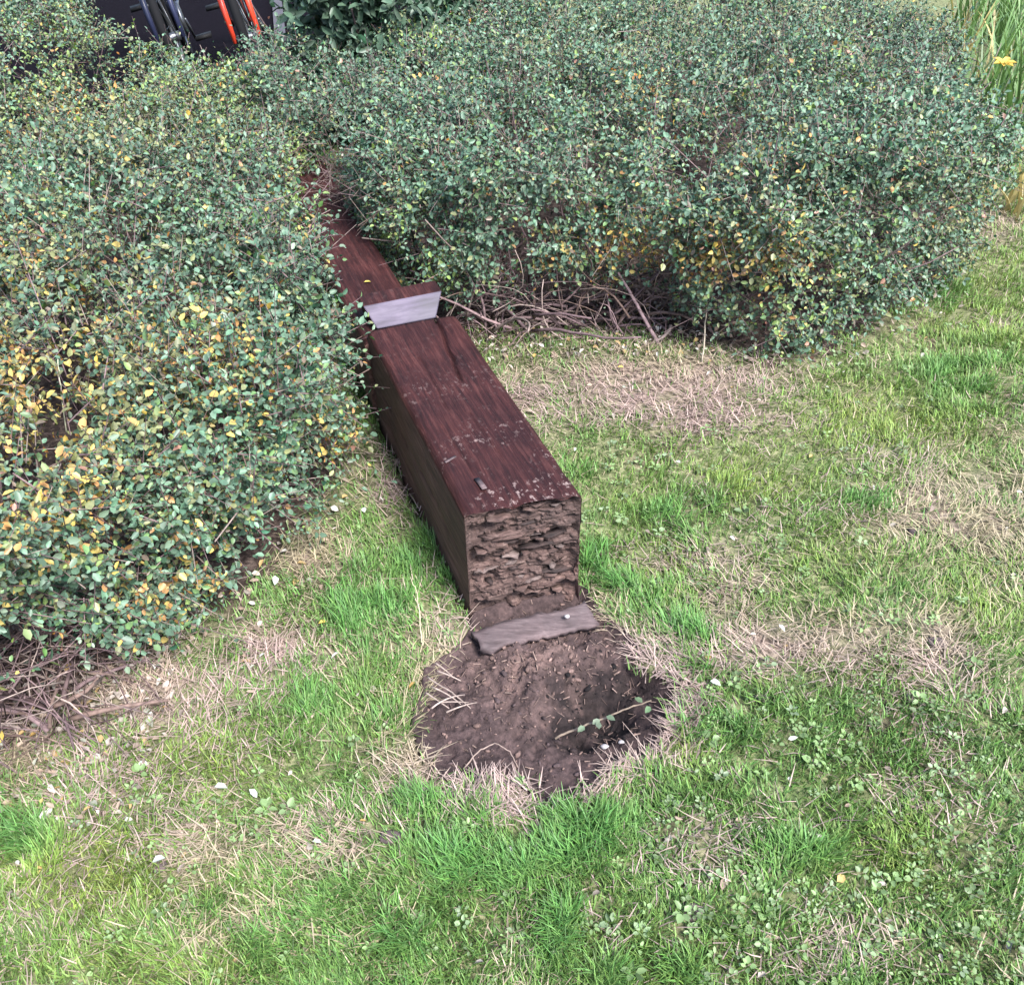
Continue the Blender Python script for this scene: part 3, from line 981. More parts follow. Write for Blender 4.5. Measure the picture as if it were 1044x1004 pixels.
# ------------------------------------------------------------------ lawn
def blades(P, az, th0, curl, L, W, nseg, C, lift=0.0):
    n = len(P)
    hd = np.stack([np.cos(az), np.sin(az), np.zeros(n)], 1)
    sd_ = np.stack([-np.sin(az), np.cos(az), np.zeros(n)], 1)
    up = np.array([[0, 0, 1.]])
    v = np.empty((n, nseg + 1, 2, 3))
    p = P.copy()
    th = th0.copy()
    for k in range(nseg + 1):
        t = k / nseg
        w = W * (1 - t ** 1.6) * .5 + .00025
        v[:, k, 0] = p - sd_ * w[:, None]
        v[:, k, 1] = p + sd_ * w[:, None]
        stp = (hd * np.sin(th)[:, None] + up * np.cos(th)[:, None]) * (L / nseg)[:, None]
        p = p + stp
        th = th + curl / nseg
    i = np.arange(n)[:, None] * (2 * (nseg + 1))
    f = np.concatenate([i + np.array([2 * k, 2 * k + 1, 2 * k + 3, 2 * k + 2]) for k in range(nseg)])
    shade = np.repeat(C[:, None], 2 * (nseg + 1), axis=1)
    return v.reshape(-1, 3), f, shade.reshape(-1, 3)

def lawn_points(n, ypow=1.0):
    # positions spread so that nearer ground carries more blades
    y = .52 + 4.4 * rng.random(n) ** 1.5
    x = rng.uniform(-1, 1, n) * (.62 * y + .55) + 0
    keep = np.ones(n, bool)
    keep &= poly_sd(x, y, LEFT_FOOT) < .05
    keep &= poly_sd(x, y, RIGHT_FOOT) < .05
    keep &= poly_sd(x, y, POST_FOOT) < -.004
    return x[keep], y[keep]

LUSH = [(440, 590, 38, 48, 1), (455, 560, 22, 40, 1), (640, 612, 55, 32, 1), (610, 585, 22, 30, .9), (700, 640, 45, 25, .8), (370, 640, 55, 45, .8), (345, 600, 40, 30, .7),
        (430, 850, 75, 45, .75), (365, 725, 55, 30, .8), (590, 850, 75, 50, .75), (330, 965, 100, 40, .65), (15, 850, 40, 45, .9), (500, 890, 90, 40, .6),
        (560, 950, 70, 50, .7), (730, 730, 50, 40, .7), (640, 990, 80, 40, .6), (860, 510, 60, 18, .7), (920, 300, 80, 30, .7), (980, 380, 60, 40, .6),
        (700, 530, 60, 30, .6), (790, 860, 60, 50, .5), (900, 740, 60, 40, .4), (600, 470, 25, 20, .5), (720, 690, 40, 20, .6)]
YELG = [(100, 890, 130, 60, .9), (200, 780, 100, 50, .7), (760, 480, 110, 45, .8), (890, 430, 130, 60, .8), (1010, 320, 60, 80, .9), (840, 560, 90, 40, .5),
        (150, 990, 120, 40, .6), (700, 580, 60, 40, .6), (1000, 620, 60, 60, .5), (700, 760, 30, 50, .6), (930, 860, 100, 60, .5)]
BROAD = [(745, 700, 60, 45, .9), (820, 770, 80, 60, .9), (960, 920, 90, 70, 1), (780, 930, 90, 60, .9), (700, 545, 90, 60, .8), (640, 470, 60, 30, .7), (830, 470, 90, 40, .8),
         (550, 975, 70, 30, .6), (240, 825, 50, 30, .5), (900, 985, 130, 40, .9), (1000, 800, 70, 80, .8), (680, 900, 60, 60, .6), (180, 900, 50, 30, .4), (660, 850, 60, 40, .6),
         (900, 640, 60, 40, .5), (560, 660, 10, 10, 0), (930, 350, 90, 50, .6)]

x, y = lawn_points(690000)
P = xy0(x, y)
P[:, 2] = ground_z(x, y)
px = proj(P)
clump = vn(P, 16, 101)
fine_n = vn(P, 45, 102)
lush = np.clip(bumps(px, LUSH) * (.85 + .75 * clump + .35 * vn(P, 7, 108)) + .12 * vn(P, 6, 103), 0, 1)
yelg = np.clip(bumps(px, YELG) + .25 * vn(P, 7, 104), 0, 1)
dead = np.clip(bumps(px, DEAD) * (1.0 + .5 * vn(P, 18, 105)) + .22 * np.clip(vn(P, 9, 106), 0, 1), 0, 1) * (1 - .75 * lush)
broad = np.clip(bumps(px, BROAD) + .2 * vn(P, 8, 107), 0, 1)
dh = poly_sd(x, y, HOLE) + .010 * vn(P, 15, 8) + .005 * vn(P, 45, 9)
rim = np.exp(-((dh + .012) / .020) ** 2) * np.clip(.55 + 1.2 * vn(P, 13, 113), 0, 1)
dead = np.clip(dead + .7 * rim, 0, 1)
hedge_near = np.maximum(np.clip(1 + poly_sd(x, y, LEFT_FOOT) / .10, 0, 1), np.clip(1 + poly_sd(x, y, RIGHT_FOOT) / .10, 0, 1))
dens = np.clip(.62 + .40 * clump + .3 * fine_n, .1, 1) * (1 - .35 * broad) * (1 - .45 * dead) * (1 - .6 * hedge_near) + .5 * lush
keep = (rng.random(len(x)) < dens) & ((dh < -.002) | ((dh < .02) & (rng.random(len(x)) < .10)))
x, y, P, lush, yelg, dead, clump, fine_n = [a[keep] for a in (x, y, P, lush, yelg, dead, clump, fine_n)]
n = len(x)
flow = 2 * math.pi * vn(P, 3.2, 111) + 2.0 * vn(P, 14, 112)
az = np.where(rng.random(n) < .55, flow + rng.normal(size=n) * .7, rng.uniform(0, 2 * math.pi, n))
lush = np.clip((lush + .30 * vn(P, 24, 109) - .14) / .85, 0, 1)
is_dead = rng.random(n) < np.clip(dead * .85 + .03, 0, .92)
L = rng.uniform(.016, .034, n) * (1 + 1.05 * lush) * (1 + .25 * clump)
L = np.where(is_dead, rng.uniform(.018, .05, n), L)
farw = np.clip((y - 1.6) / 2.0, 0, 1)
W = rng.uniform(.0016, .0033, n) * (1 + .1 * lush)
W = np.where(is_dead, W * .75, W) * (1 + .5 * farw)
th0 = np.abs(rng.normal(.45, .3, n)) * (1 - .25 * lush)
th0 = np.where(is_dead, rng.uniform(.9, 1.52, n), th0)
curl = rng.normal(.6, .35, n) * (1 + .3 * lush)
curl = np.where(is_dead, rng.normal(.05, .3, n), curl)
c_n = np.array([.142, .248, .066])
c_l = np.array([.118, .265, .070])
c_y = np.array([.220, .290, .066])
C = c_n[None] * (1 - yelg[:, None]) + c_y[None] * yelg[:, None]
C = C * (1 - lush[:, None]) + c_l[None] * lush[:, None]
C = C * rng.uniform(.5, 1.5, (n, 1)) * (1 + rng.normal(size=(n, 3)) * .07)
pink = np.clip(.5 + 1.2 * vn(P, 4, 121), 0, 1)[:, None]
cd = np.array([[.42, .355, .23]]) * (1 - pink) + np.array([[.45, .335, .30]]) * pink
cd = cd * rng.uniform(.5, 1.25, (n, 1))
C = np.clip(np.where(is_dead[:, None], cd, C), .01, .8)
P[:, 2] += np.where(is_dead, rng.uniform(.0, .010, n), -.002)
lm = (lush > .45) & ~is_dead
g = Mesh()
for sel, ns in ((lm, 3), (~lm, 2)):
    g.add(*blades(P[sel], az[sel], th0[sel], curl[sel], L[sel], W[sel], ns, C[sel]))
tag(put('grass', g, None, [M['grass']], kind='stuff'), 'mown lawn grass in green tufts and dry straw patches', 'grass', None, 'stuff')
print('blades', n)

# broad leaved weeds and clover between the blades
x, y = lawn_points(24000)
P = xy0(x, y)
P[:, 2] = ground_z(x, y) + .006
px = proj(P)
broad = np.clip(bumps(px, BROAD) * (1 + .7 * vn(P, 15, 131)) + .10 + .25 * np.clip(vn(P, 9, 132), 0, 1), 0, 1)
dh = poly_sd(x, y, HOLE)
keep = (rng.random(len(x)) < broad * .34) & (dh < -.01) & (bumps(px, DEAD) < .6)
P = P[keep]
n = len(P)
kk = 5
az = rng.uniform(0, 6.28, (n, 1)) + np.arange(kk)[None] * 1.2566 + rng.normal(size=(n, kk)) * .35
el = rng.uniform(.05, .7, (n, kk))
D = np.stack([np.cos(az) * np.cos(el), np.sin(az) * np.cos(el), np.sin(el)], 2).reshape(-1, 3)
Nn = np.tile(np.array([[0, 0, 1.]]), (n * kk, 1)) + rng.normal(size=(n * kk, 3)) * .3
szr = np.repeat(rng.choice([.006, .009, .012, .016], n, p=[.42, .36, .18, .04]), kk) * rng.uniform(.7, 1.2, n * kk)
B = np.repeat(P, kk, axis=0) + D * .004
B[:, 2] += np.repeat(rng.uniform(0, .018, n), kk)
C = np.array([[.155, .24, .085]]) * np.repeat(rng.uniform(.55, 1.5, n), kk)[:, None] * rng.uniform(.8, 1.2, (n * kk, 1))
pale = np.repeat(rng.random(n) < .22, kk)
C = np.where(pale[:, None], C * .6 + np.array([.10, .13, .085]), C)
v, fq = leaf_geo(B, D, Nn, szr, szr * rng.uniform(.5, .85, n * kk), .15, .2)
me = npmesh('clover', v, [fq], np.repeat(np.clip(C, .01, .8), 6, axis=0))
tag(link('clover', me, None, [M['weed']]), 'clover and small broad leaved weeds scattered through the lawn', 'weeds', None, 'stuff')

# leaf litter and dead straw along the hedge feet
x, y = lawn_points(30000)
P = xy0(x, y)
dl = np.maximum(poly_sd(x, y, LEFT_FOOT), poly_sd(x, y, RIGHT_FOOT))
P[:, 2] = ground_z(x, y)
px = proj(P)
pr = np.exp(-(np.clip(-dl, 0, 9) / .09) ** 2) * .9 + bumps(px, DEAD) * .16 + .02
keep = (rng.random(len(x)) < pr * .35) & (poly_sd(x, y, HOLE) < -.01)
P2 = P[keep]
# also on the ground under the open skirts
ex = np.stack([np.concatenate([rng.uniform(-.2, .7, 700), rng.uniform(-1.3, -.68, 1300)]), np.concatenate([rng.uniform(2.5, 3.0, 700), rng.uniform(.95, 1.6, 1300)])], 1)
ex = xy0(ex[:, 0], ex[:, 1])
ex[:, 2] = ground_z(ex[:, 0], ex[:, 1])
P2 = np.concatenate([P2, ex])
n = len(P2)
az = rng.uniform(0, 6.28, n)
D = np.stack([np.cos(az), np.sin(az), rng.normal(size=n) * .3], 1)
Nn = np.array([[0, 0, 1.]]) + rng.normal(size=(n, 3)) * .45
P2[:, 2] += rng.uniform(.006, .022, n)
sz = rng.uniform(.010, .023, n)
pal = np.array([[.40, .33, .29], [.30, .20, .15], [.17, .11, .09], [.46, .42, .38], [.40, .25, .08], [.26, .26, .21], [.12, .08, .07]])
C = pal[rng.choice(7, n, p=[.22, .22, .18, .12, .08, .08, .10])] * rng.uniform(.7, 1.2, (n, 1))
v, fq = leaf_geo(P2, D, Nn, sz, sz * rng.uniform(.35, .7, n), .5, .3)
me = npmesh('leaf_litter', v, [fq], np.repeat(np.clip(C, .01, .8), 6, axis=0))
tag(link('leaf_litter', me, None, [M['litter']]), 'dry brown and pale leaf litter strewn along the foot of the hedges', 'leaf litter', None, 'stuff')

# long straw lying on the ground
mb = Mesh()
x, y = lawn_points(13000)
P = xy0(x, y)
px = proj(P)
dl = np.maximum(poly_sd(x, y, LEFT_FOOT), poly_sd(x, y, RIGHT_FOOT))
dh = poly_sd(x, y, HOLE)
pr = bumps(px, DEAD) * .8 + .5 * np.exp(-(np.clip(-dl, 0, 9) / .1) ** 2) + .7 * np.exp(-((dh + .012) / .022) ** 2) * np.clip(.4 + 1.2 * vn(P, 13, 114), 0, 1)
keep = (rng.random(len(x)) < pr * .75) & ((dh < .01) | ((px[:, 1] < 640) & (rng.random(len(x)) < .5)))
P = P[keep]
P[:, 2] = ground_z(P[:, 0], P[:, 1]) + rng.uniform(.004, .02, len(P))
n = len(P)
az = rng.uniform(0, 6.28, n)
pink = np.clip(.5 + 1.2 * vn(P, 4, 121), 0, 1)[:, None]
C = (np.array([[.41, .345, .235]]) * (1 - pink) + np.array([[.42, .32, .28]]) * pink) * rng.uniform(.5, 1.2, (n, 1))
mb.add(*blades(P, az, rng.uniform(1.25, 1.65, n), rng.normal(size=n) * .35, rng.uniform(.03, .09, n), rng.uniform(.0012, .0024, n), 3, np.clip(C, .01, .8)))
tag(put('straw', mb, None, [M['grass']], kind='stuff'), 'dry pale straw lying flat around the hole and along the hedges', 'straw', None, 'stuff')

# soil crumbs in the hole
def lump(seed, sub=1):
    import bmesh
    bm = bmesh.new()
    bmesh.ops.create_icosphere(bm, subdivisions=sub, radius=1)
    v = np.array([q.co[:] for q in bm.verts])
    f = np.array([[w.index for w in q.verts] for q in bm.faces])
    bm.free()
    v = v * (1 + .28 * vn(v + seed, 1.6, 141)[:, None]) * np.array([1, .85, .65])
    return v, f
mb = Mesh()
n = 5200
cx = rng.uniform(min(p[0] for p in HOLE), max(p[0] for p in HOLE), n)
cy = rng.uniform(min(p[1] for p in HOLE), max(p[1] for p in HOLE), n)
ok = poly_sd(cx, cy, HOLE) > .004
cx, cy = cx[ok], cy[ok]
cz = soil_z(cx, cy)
cpx = proj(xy0(cx, cy))
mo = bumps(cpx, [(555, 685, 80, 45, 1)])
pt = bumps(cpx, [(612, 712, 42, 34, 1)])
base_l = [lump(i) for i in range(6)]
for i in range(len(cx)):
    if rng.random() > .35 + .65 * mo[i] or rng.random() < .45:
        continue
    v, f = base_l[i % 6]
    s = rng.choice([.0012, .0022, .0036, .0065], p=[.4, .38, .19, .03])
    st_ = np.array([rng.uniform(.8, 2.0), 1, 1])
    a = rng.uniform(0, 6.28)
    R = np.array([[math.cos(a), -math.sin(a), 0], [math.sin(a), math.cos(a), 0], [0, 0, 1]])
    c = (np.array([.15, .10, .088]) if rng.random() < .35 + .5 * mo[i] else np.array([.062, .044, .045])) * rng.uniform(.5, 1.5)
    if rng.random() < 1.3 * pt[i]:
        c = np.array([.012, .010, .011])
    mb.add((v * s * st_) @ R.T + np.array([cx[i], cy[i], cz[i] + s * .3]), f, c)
n = 900
fx, fy = rng.uniform(min(p[0] for p in HOLE), max(p[0] for p in HOLE), n), rng.uniform(min(p[1] for p in HOLE), max(p[1] for p in HOLE), n)
fpx = proj(xy0(fx, fy))
ok = (poly_sd(fx, fy, HOLE) > .004) & (rng.random(n) < .25 + .9 * bumps(fpx, [(555, 682, 85, 45, 1)]))
fx, fy = fx[ok], fy[ok]
n = len(fx)
az = rng.uniform(0, 6.28, n)
A_ = np.stack([fx, fy, soil_z(fx, fy) + rng.uniform(.001, .005, n)], 1)
B_ = A_ + np.stack([np.cos(az), np.sin(az), rng.normal(size=n) * .3], 1) * rng.uniform(.004, .018, n)[:, None]
B_[:, 2] = np.maximum(B_[:, 2], soil_z(B_[:, 0], B_[:, 1]) + .001)
rr_ = rng.uniform(.0006, .0022, n)
v, f = stick_geo(A_, B_, rr_, rr_ * .7)
fc = np.where(rng.random((n, 1)) < .5, np.array([[.24, .17, .145]]), np.array([[.13, .088, .078]])) * rng.uniform(.6, 1.3, (n, 1))
mb.add(v, f, np.repeat(fc, 6, axis=0))
tag(put('soil_crumbs', mb, None, [M['soil']], kind='stuff'), 'crumbled soil and rotten wood bits lying in the hole', 'soil', None, 'stuff')

# ------------------------------------------------------------------ loose things round the hole
def gz1(x, y):
    return float(ground_z(np.array([x]), np.array([y]))[0])
def sz1(x, y):
    return float(soil_z(np.array([x]), np.array([y]))[0])

# grey slab of wood at the hole's edge: four corners read on the ground
c4 = [at(482, 645, .02), at(598, 614, .02), at(608, 632, .012), at(492, 664, .012)]
nu, nv = 26, 8
V = []
for lay_ in (0, 1):
    for j in range(nv):
        for i in range(nu):
            s, t = i / (nu - 1), j / (nv - 1)
            a = np.array(c4[0]) * (1 - s) + np.array(c4[1]) * s
            b = np.array(c4[3]) * (1 - s) + np.array(c4[2]) * s
            p = a * (1 - t) + b * t
            q = np.array([[p[0], p[1], 0.]])
            zt_ = .024 - .016 * t + .004 * math.sin(s * 5) + .003 * float(vn(q, 40, 151)[0])
            if t in (0, 1):
                p = p + np.array([-.1, .95]) * (float(vn(q, 60, 152)[0]) + .7 * float(vn(q, 150, 155)[0])) * .005
            if s in (0, 1):
                p = p + np.array([1, -.3]) * float(vn(q, 90, 153)[0]) * .008
            V.append((p[0], p[1], zt_ if lay_ == 0 else zt_ - .014))
F = []
for j in range(nv - 1):
    for i in range(nu - 1):
        a = j * nu + i
        F.append((a, a + nu, a + nu + 1, a + 1))
        a += nu * nv
        F.append((a, a + 1, a + nu + 1, a + nu))
o2 = nu * nv
for i in range(nu - 1):
    F.append((i, i + 1, o2 + i + 1, o2 + i))
    a = (nv - 1) * nu + i
    F.append((a + 1, a, o2 + a, o2 + a + 1))
for j in range(nv - 1):
    a = j * nu
    F.append((a + nu, a, o2 + a, o2 + a + nu))
    a = j * nu + nu - 1
    F.append((a, a + nu, o2 + a + nu, o2 + a))
V = np.array(V)
cen = V.mean(0)
cen[2] = 0
fr = link('wood_fragment', npmesh('wood_fragment', V - cen, [np.array(F)]), None, [M['frag']])
fr.location = cen
fr.rotation_euler = (0, 0, 0)
tag(fr, 'flat grey strip of broken wood lying on the soil in front of the rotted end', 'wood')

def thing_stick(name, label, cat, pts_px, z, r, c, side=None, mat_='bark'):
    pts = [np.array((*at(a, b, zz), zz)) for (a, b), zz in zip(pts_px, z)]
    base = pts[0].copy()
    base[2] = 0
    root = empty(name, base)
    tag(root, label, cat)
    mb = Mesh()
    fine = []
    for a, b in zip(pts[:-1], pts[1:]):
        for t in np.linspace(0, 1, 5, endpoint=False):
            fine.append(a * (1 - t) + b * t + rng.normal(size=3) * .0008)
    fine.append(pts[-1])
    mb.tube(np.array(fine) - base, np.linspace(r, r * .55, len(fine)), 6, c)
    link('stem', mb.mesh('stem', True), root, [M[mat_]])
    return root, base, pts
root, base, pts = thing_stick('twig', 'thin pale twig with a few green leaves lying across the hole', 'twig',
                              [(566, 752), (590, 742), (614, 733), (640, 722), (664, 714)], [.0, .002, .004, .004, .004], .0026, np.array([.17, .13, .10]))
for (a, b, col) in ((596, 740, (.07, .11, .055)), (604, 738, (.10, .13, .08)), (618, 730, (.06, .10, .05)), (663, 720, (.05, .11, .035)), (655, 716, (.07, .12, .045)), (611, 743, (.08, .11, .065))):
    p = np.array([(*at(a, b, .02), .02)]) - base
    an = rng.uniform(0, 6.28)
    v, fq = leaf_geo(p, np.array([[math.cos(an), math.sin(an), .1]]), np.array([[.2, -.2, 1]]), np.array([.019]), np.array([.012]))
    link('leaf', npmesh('leaf', v, [fq], np.tile(np.array(col), (6, 1))), root, [M['leaf']])
thing_stick('root', 'thin curved root arching out of the bare soil left of centre', 'root', [(473, 783), (490, 764), (505, 757), (520, 766), (528, 782)], [-.015, -.005, .0, -.006, -.016], .0016, np.array([.24, .18, .155]))
thing_stick('grass_stalk', 'long pale dry stalk standing left of the rotted end', 'stalk', [(430, 655), (428, 625), (424, 600), (418, 588)], [.02, .05, .08, .10], .0013, np.array([.42, .38, .26]))
# bundle of pale dry roots at the hole's left edge
def root_tuft():
    bx, by = at(465, 700)
    rt = empty('root_tuft', (bx, by, 0))
    tag(rt, 'tuft of pale torn grass roots at the left edge of the hole', 'roots')
    for (ax, ay, ex_, ey, zz) in ((447, 716, 478, 716, .02), (440, 722, 474, 708, .025), (452, 700, 480, 722, .015), (436, 690, 462, 706, .03), (446, 684, 470, 694, .03),
                                  (440, 700, 470, 718, .02), (455, 726, 486, 716, .01), (434, 706, 458, 722, .02), (444, 676, 462, 690, .03)):
        a = np.array((*at(ax, ay, zz), zz)); b = np.array((*at(ex_, ey, zz - .01), zz - .01))
        m_ = (a + b) / 2 + np.array([rng.normal() * .006, rng.normal() * .006, .008])
        mb = Mesh()
        ts = np.linspace(0, 1, 7)[:, None]
        mb.tube((1 - ts) ** 2 * a + 2 * ts * (1 - ts) * m_ + ts ** 2 * b - np.array([bx, by, 0]), np.linspace(.002, .0009, 7), 5, np.array([.30, .235, .205]) * rng.uniform(.8, 1.2))
        link('rootlet', mb.mesh('rootlet', True), rt, [M['bark']])
root_tuft()

# pebbles in the hole
stones = [(617, 752, .0075, 'small white pebble beside the twig in the hole'), (634, 748, .006, 'small pinkish grey pebble right of the white one in the hole'),
          (578, 637, .006, 'tiny pale chip of stone on the grey wood strip')]
for a, b, s, lb in stones:
    x0_, y0_ = at(a, b)
    v, f = lump(a * .1, 2)
    me = npmesh('pebble', v * s * np.array([1.1, .9, 1]), [f], smooth=True)
    o = link('pebble', me, None, [M['stone']])
    o.location = (x0_, y0_, (.024 if 'strip' in lb else sz1(x0_, y0_)) + s * .5)
    tag(o, lb, 'pebble')

# splinter of wood on top of the post and a yellow leaf on the neck
px_, py_ = post_local(490, 493, BH + .004)
mb = Mesh()
mb.box((-.006, -.02, 0), (.005, .022, .004), .0012)
o = link('splinter', mb.mesh('splinter'), None, [M['frag']])
sp = beam_pt(px_, py_)
o.location = (sp[0], sp[1], BH + .001)
o.rotation_euler = (0, 0, YAW + .1)
tag(o, 'pale splinter of wood lying on top of the post near its rotted end', 'splinter')
px_, py_ = post_local(459, 468, BH + .003)
o = link('splinter', mb.mesh('splinter'), None, [M['frag']])
sp = beam_pt(px_, py_)
o.location = (sp[0], sp[1], BH + .001)
o.scale = (.5, .75, .5)
o.rotation_euler = (0, 0, YAW - 1.1)
tag(o, 'short thin splinter lying crosswise at the left top edge of the post', 'splinter')
v, fq = leaf_geo(np.zeros((1, 3)), np.array([[1., .2, .1]]), np.array([[0, .1, 1.]]), np.array([.020]), np.array([.013]))
ly = npmesh('fallen_leaf', v, [fq], np.tile(np.array([.60, .45, .06]), (6, 1)))
o = link('fallen_leaf', ly, None, [M['litter']])
q = at(371, 288, .266)
o.location = (q[0], q[1], .267)
tag(o, 'single yellow leaf lying on the dark narrow part of the post', 'leaf')

# pale fallen leaves on the lawn
def pale_leaf(col, w=.55):
    v, fq = leaf_geo(np.array([[0, -.5, 0]]), np.array([[0, 1., .1]]), np.array([[0, 0, 1.]]), np.ones(1), np.array([w]), .35, .2)
    m_ = npmesh('fallen_leaf', v, [fq], np.tile(np.array(col), (6, 1)))
    m_.materials.append(M['litter'])
    return m_
pl = [pale_leaf((.55, .56, .52)), pale_leaf((.47, .50, .44), .7), pale_leaf((.58, .55, .50), .45)]
LEAVES = [
    (99, 686, .030, 0, 'largest pale grey leaf on the litter below the left hedge corner'),
    (124, 676, .022, 1, 'small whitish leaf right of the largest pale leaf below the left hedge'),
    (326, 868, .017, 0, 'small white leaf alone on the lawn below left of the hole'),
    (26, 892, .015, 2, 'white fallen leaf in the grass at the far left of the lawn'),
    (270, 678, .014, 0, 'tiny pale leaf on the straw patch between left hedge and hole'),
    (282, 598, .022, 1, 'pale fallen leaf at the foot of the left hedge beside the straw'),
    (372, 525, .024, 0, 'broad pale leaf in the gap between left hedge and post, nearest the hedge'),
    (390, 516, .022, 2, 'slim pale leaf in the gap left of the post, nearest the post'),
    (230, 815, .024, 1, 'leftmost of the pale leaves grouped on the lawn left of the hole'),
    (262, 820, .021, 0, 'rightmost of the pale leaves grouped on the lawn left of the hole'),
    (168, 890, .022, 1, 'dull pale leaf on the lawn in the lower left'),
    (586, 470, .012, 0, 'tiny white leaf on the grass close to the right edge of the post'),
    (805, 765, .018, 2, 'pale curled leaf among the weeds right of the hole'),
    (728, 705, .022, 1, 'grey green fallen leaf just right of the hole'),
    (795, 650, .020, 2, 'pale leaf on the dry straw band right of the hole'),
    (520, 872, .013, 0, 'tiny pale leaf in the lush grass below the hole'),
    (745, 560, .016, 2, 'pale leaf on the lawn right of the rotted end'),
    (690, 480, .016, 1, 'pale green grey leaf on the lawn right of the post'),
    (940, 270, .020, 1, 'pale leaf on the grass beside the right end of the right hedge')]
for a, b, s, kx, lb in LEAVES:
    q = at(a, b)
    o = bpy.data.objects.new('fallen_leaf', pl[kx])
    COL.objects.link(o)
    o.location = (q[0], q[1], gz1(*q) + .024)
    o.scale = (s, s, s)
    o.rotation_euler = (rng.normal() * .35 - .25, rng.normal() * .3, rng.uniform(0, 6.28))
    tag(o, lb, 'leaf', 'pale fallen leaves on the lawn')
yl = [pale_leaf((.58, .40, .06), .6), pale_leaf((.45, .26, .06), .6)]
for i, (a, b, s, lb) in enumerate([
        (8, 765, .026, 'yellow fallen leaf at the left edge of the picture below the left hedge'),
        (545, 375, .018, 'yellow brown leaf on the straw nearest the post by the right hedge'),
        (632, 388, .016, 'brown yellow leaf on the straw below the bare twigs of the right hedge'),
        (420, 700, .020, 'yellow green leaf on the grass at the left rim of the hole'),
        (330, 640, .018, 'yellowed leaf on the grass left of the rotted end'),
        (372, 845, .014, 'orange brown leaf on the lawn below the hole')]):
    q = at(a, b)
    o = bpy.data.objects.new('fallen_leaf', yl[i % 2])
    COL.objects.link(o)
    o.location = (q[0], q[1], gz1(*q) + .022)
    o.scale = (s, s, s)
    o.rotation_euler = (rng.normal() * .4 - .2, rng.normal() * .3, rng.uniform(0, 6.28))
    tag(o, lb, 'leaf', 'yellowed fallen leaves on the ground')

# dark clods of earth in the lawn
for i, (a, b, s, lb) in enumerate([
        (400, 858, .017, 'dark clod of earth in the lush grass below the hole'),
        (705, 935, .018, 'dark clod of earth among the weeds at the bottom of the lawn'),
        (775, 716, .013, 'dark clod of earth just right of the hole'),
        (955, 662, .018, 'dark clod of earth on the dry straw at the far right'),
        (932, 545, .016, 'grey brown clod of earth in the lawn at the right, above the straw'),
        (165, 890, .014, 'dark clod of earth in the yellow green grass at lower left')]):
    q = at(a, b)
    v, f = lump(i * 2.3, 2)
    v = v * (1 + .25 * vn(v + i, 5, 161)[:, None]) * np.array([1.2, 1, .5]) * s
    o = link('soil_clod', npmesh('soil_clod', v, [f]), None, [M['clod']])
    o.location = (q[0], q[1], gz1(*q) + s * .3)
    tag(o, lb, 'clod', 'dark earth clods in the lawn')

# ------------------------------------------------------------------ leaning stems over the bare foot of the right hedge
thing_stick('dry_stick', 'pale thin dry stick leaning against the right hedge above the straw', 'stick',
            [(716, 372), (719, 330), (722, 300), (738, 275), (760, 245)], [.02, .12, .2, .28, .36], .0026, np.array([.34, .29, .23]))
thing_stick('old_branch', 'thick mauve brown branch slanting to the ground at the right hedge foot', 'branch',
            [(672, 352), (655, 322), (640, 295), (630, 278)], [.02, .10, .17, .22], .0065, np.array([.24, .165, .17]))
thing_stick('white_stalk', 'white seed stalk rising before the yellowing left hedge', 'stalk', [(68, 440), (62, 400), (59, 366)], [.42, .5, .56], .0014, np.array([.45, .45, .33]))

# ------------------------------------------------------------------ strap leaved clump at the far right
def strap_clump(px0, py0, n, ln, label, yellow):
    bx, by = at(px0, py0)
    root = empty('iris_clump', (bx, by, 0))
    tag(root, label, 'plant')
    k = 0
    for i in range(n):
        az = rng.uniform(0, 6.28)
        p = np.array([[rng.normal() * .12, rng.normal() * .10, 0]])
        c = np.array([[.12, .22, .06]]) * rng.uniform(.6, 1.4)
        if rng.random() < yellow:
            c = np.array([[.42, .33, .12]]) * rng.uniform(.7, 1.2)
        v, f, cc = blades(p, np.array([az]), np.array([rng.uniform(.05, .5)]), np.array([rng.uniform(.3, 1.3)]), np.array([ln * rng.uniform(.6, 1.2)]), np.array([rng.uniform(.010, .02)]), 6, c)
        me = npmesh('leaf', v, [f], cc, True)
        link('leaf', me, root, [M['weed']])
strap_clump(1012, 125, 110, .55, 'clump of tall strappy green leaves at the far right beyond the hedge', .1)
strap_clump(960, 75, 60, .45, 'clump of straggling half dry strappy leaves behind the right hedge', .45)
strap_clump(1000, 40, 90, .6, 'dense clump of tall green strappy leaves farthest back at the top right corner', .06)
strap_clump(1050, 60, 80, .6, 'clump of strappy green leaves cut by the right edge of the picture', .12)
strap_clump(1040, 215, 40, .28, 'small clump of dying yellow brown strappy leaves beside the right hedge end', .7)

def lily(px0, py0, zf):
    x, y = at(px0, py0, zf)
    root = empty('yellow_flower', (x, y, 0))
    tag(root, 'single yellow flower on a stalk among the strappy leaves', 'flower')
    mb = Mesh()
    mb.tube([(0, 0, 0), (.01, 0, zf * .5), (0, -.01, zf)], .004, 6, np.array([.14, .22, .07]))
    link('stalk', mb.mesh('stalk', True), root, [M['weed']])
    for k in range(6):
        a = k * math.pi / 3
        v, fq = leaf_geo(np.array([[0, -.01, zf]]), np.array([[math.cos(a), math.sin(a) - .4, .5]]), np.array([[-math.cos(a) * .5, -math.sin(a) * .5, 1]]), np.array([.055]), np.array([.03]), .3, .3)
        link('petal', npmesh('petal', v, [fq], np.tile(np.array([.62, .42, .07]), (6, 1))), root, [M['weed']])
lily(1022, 65, .32)

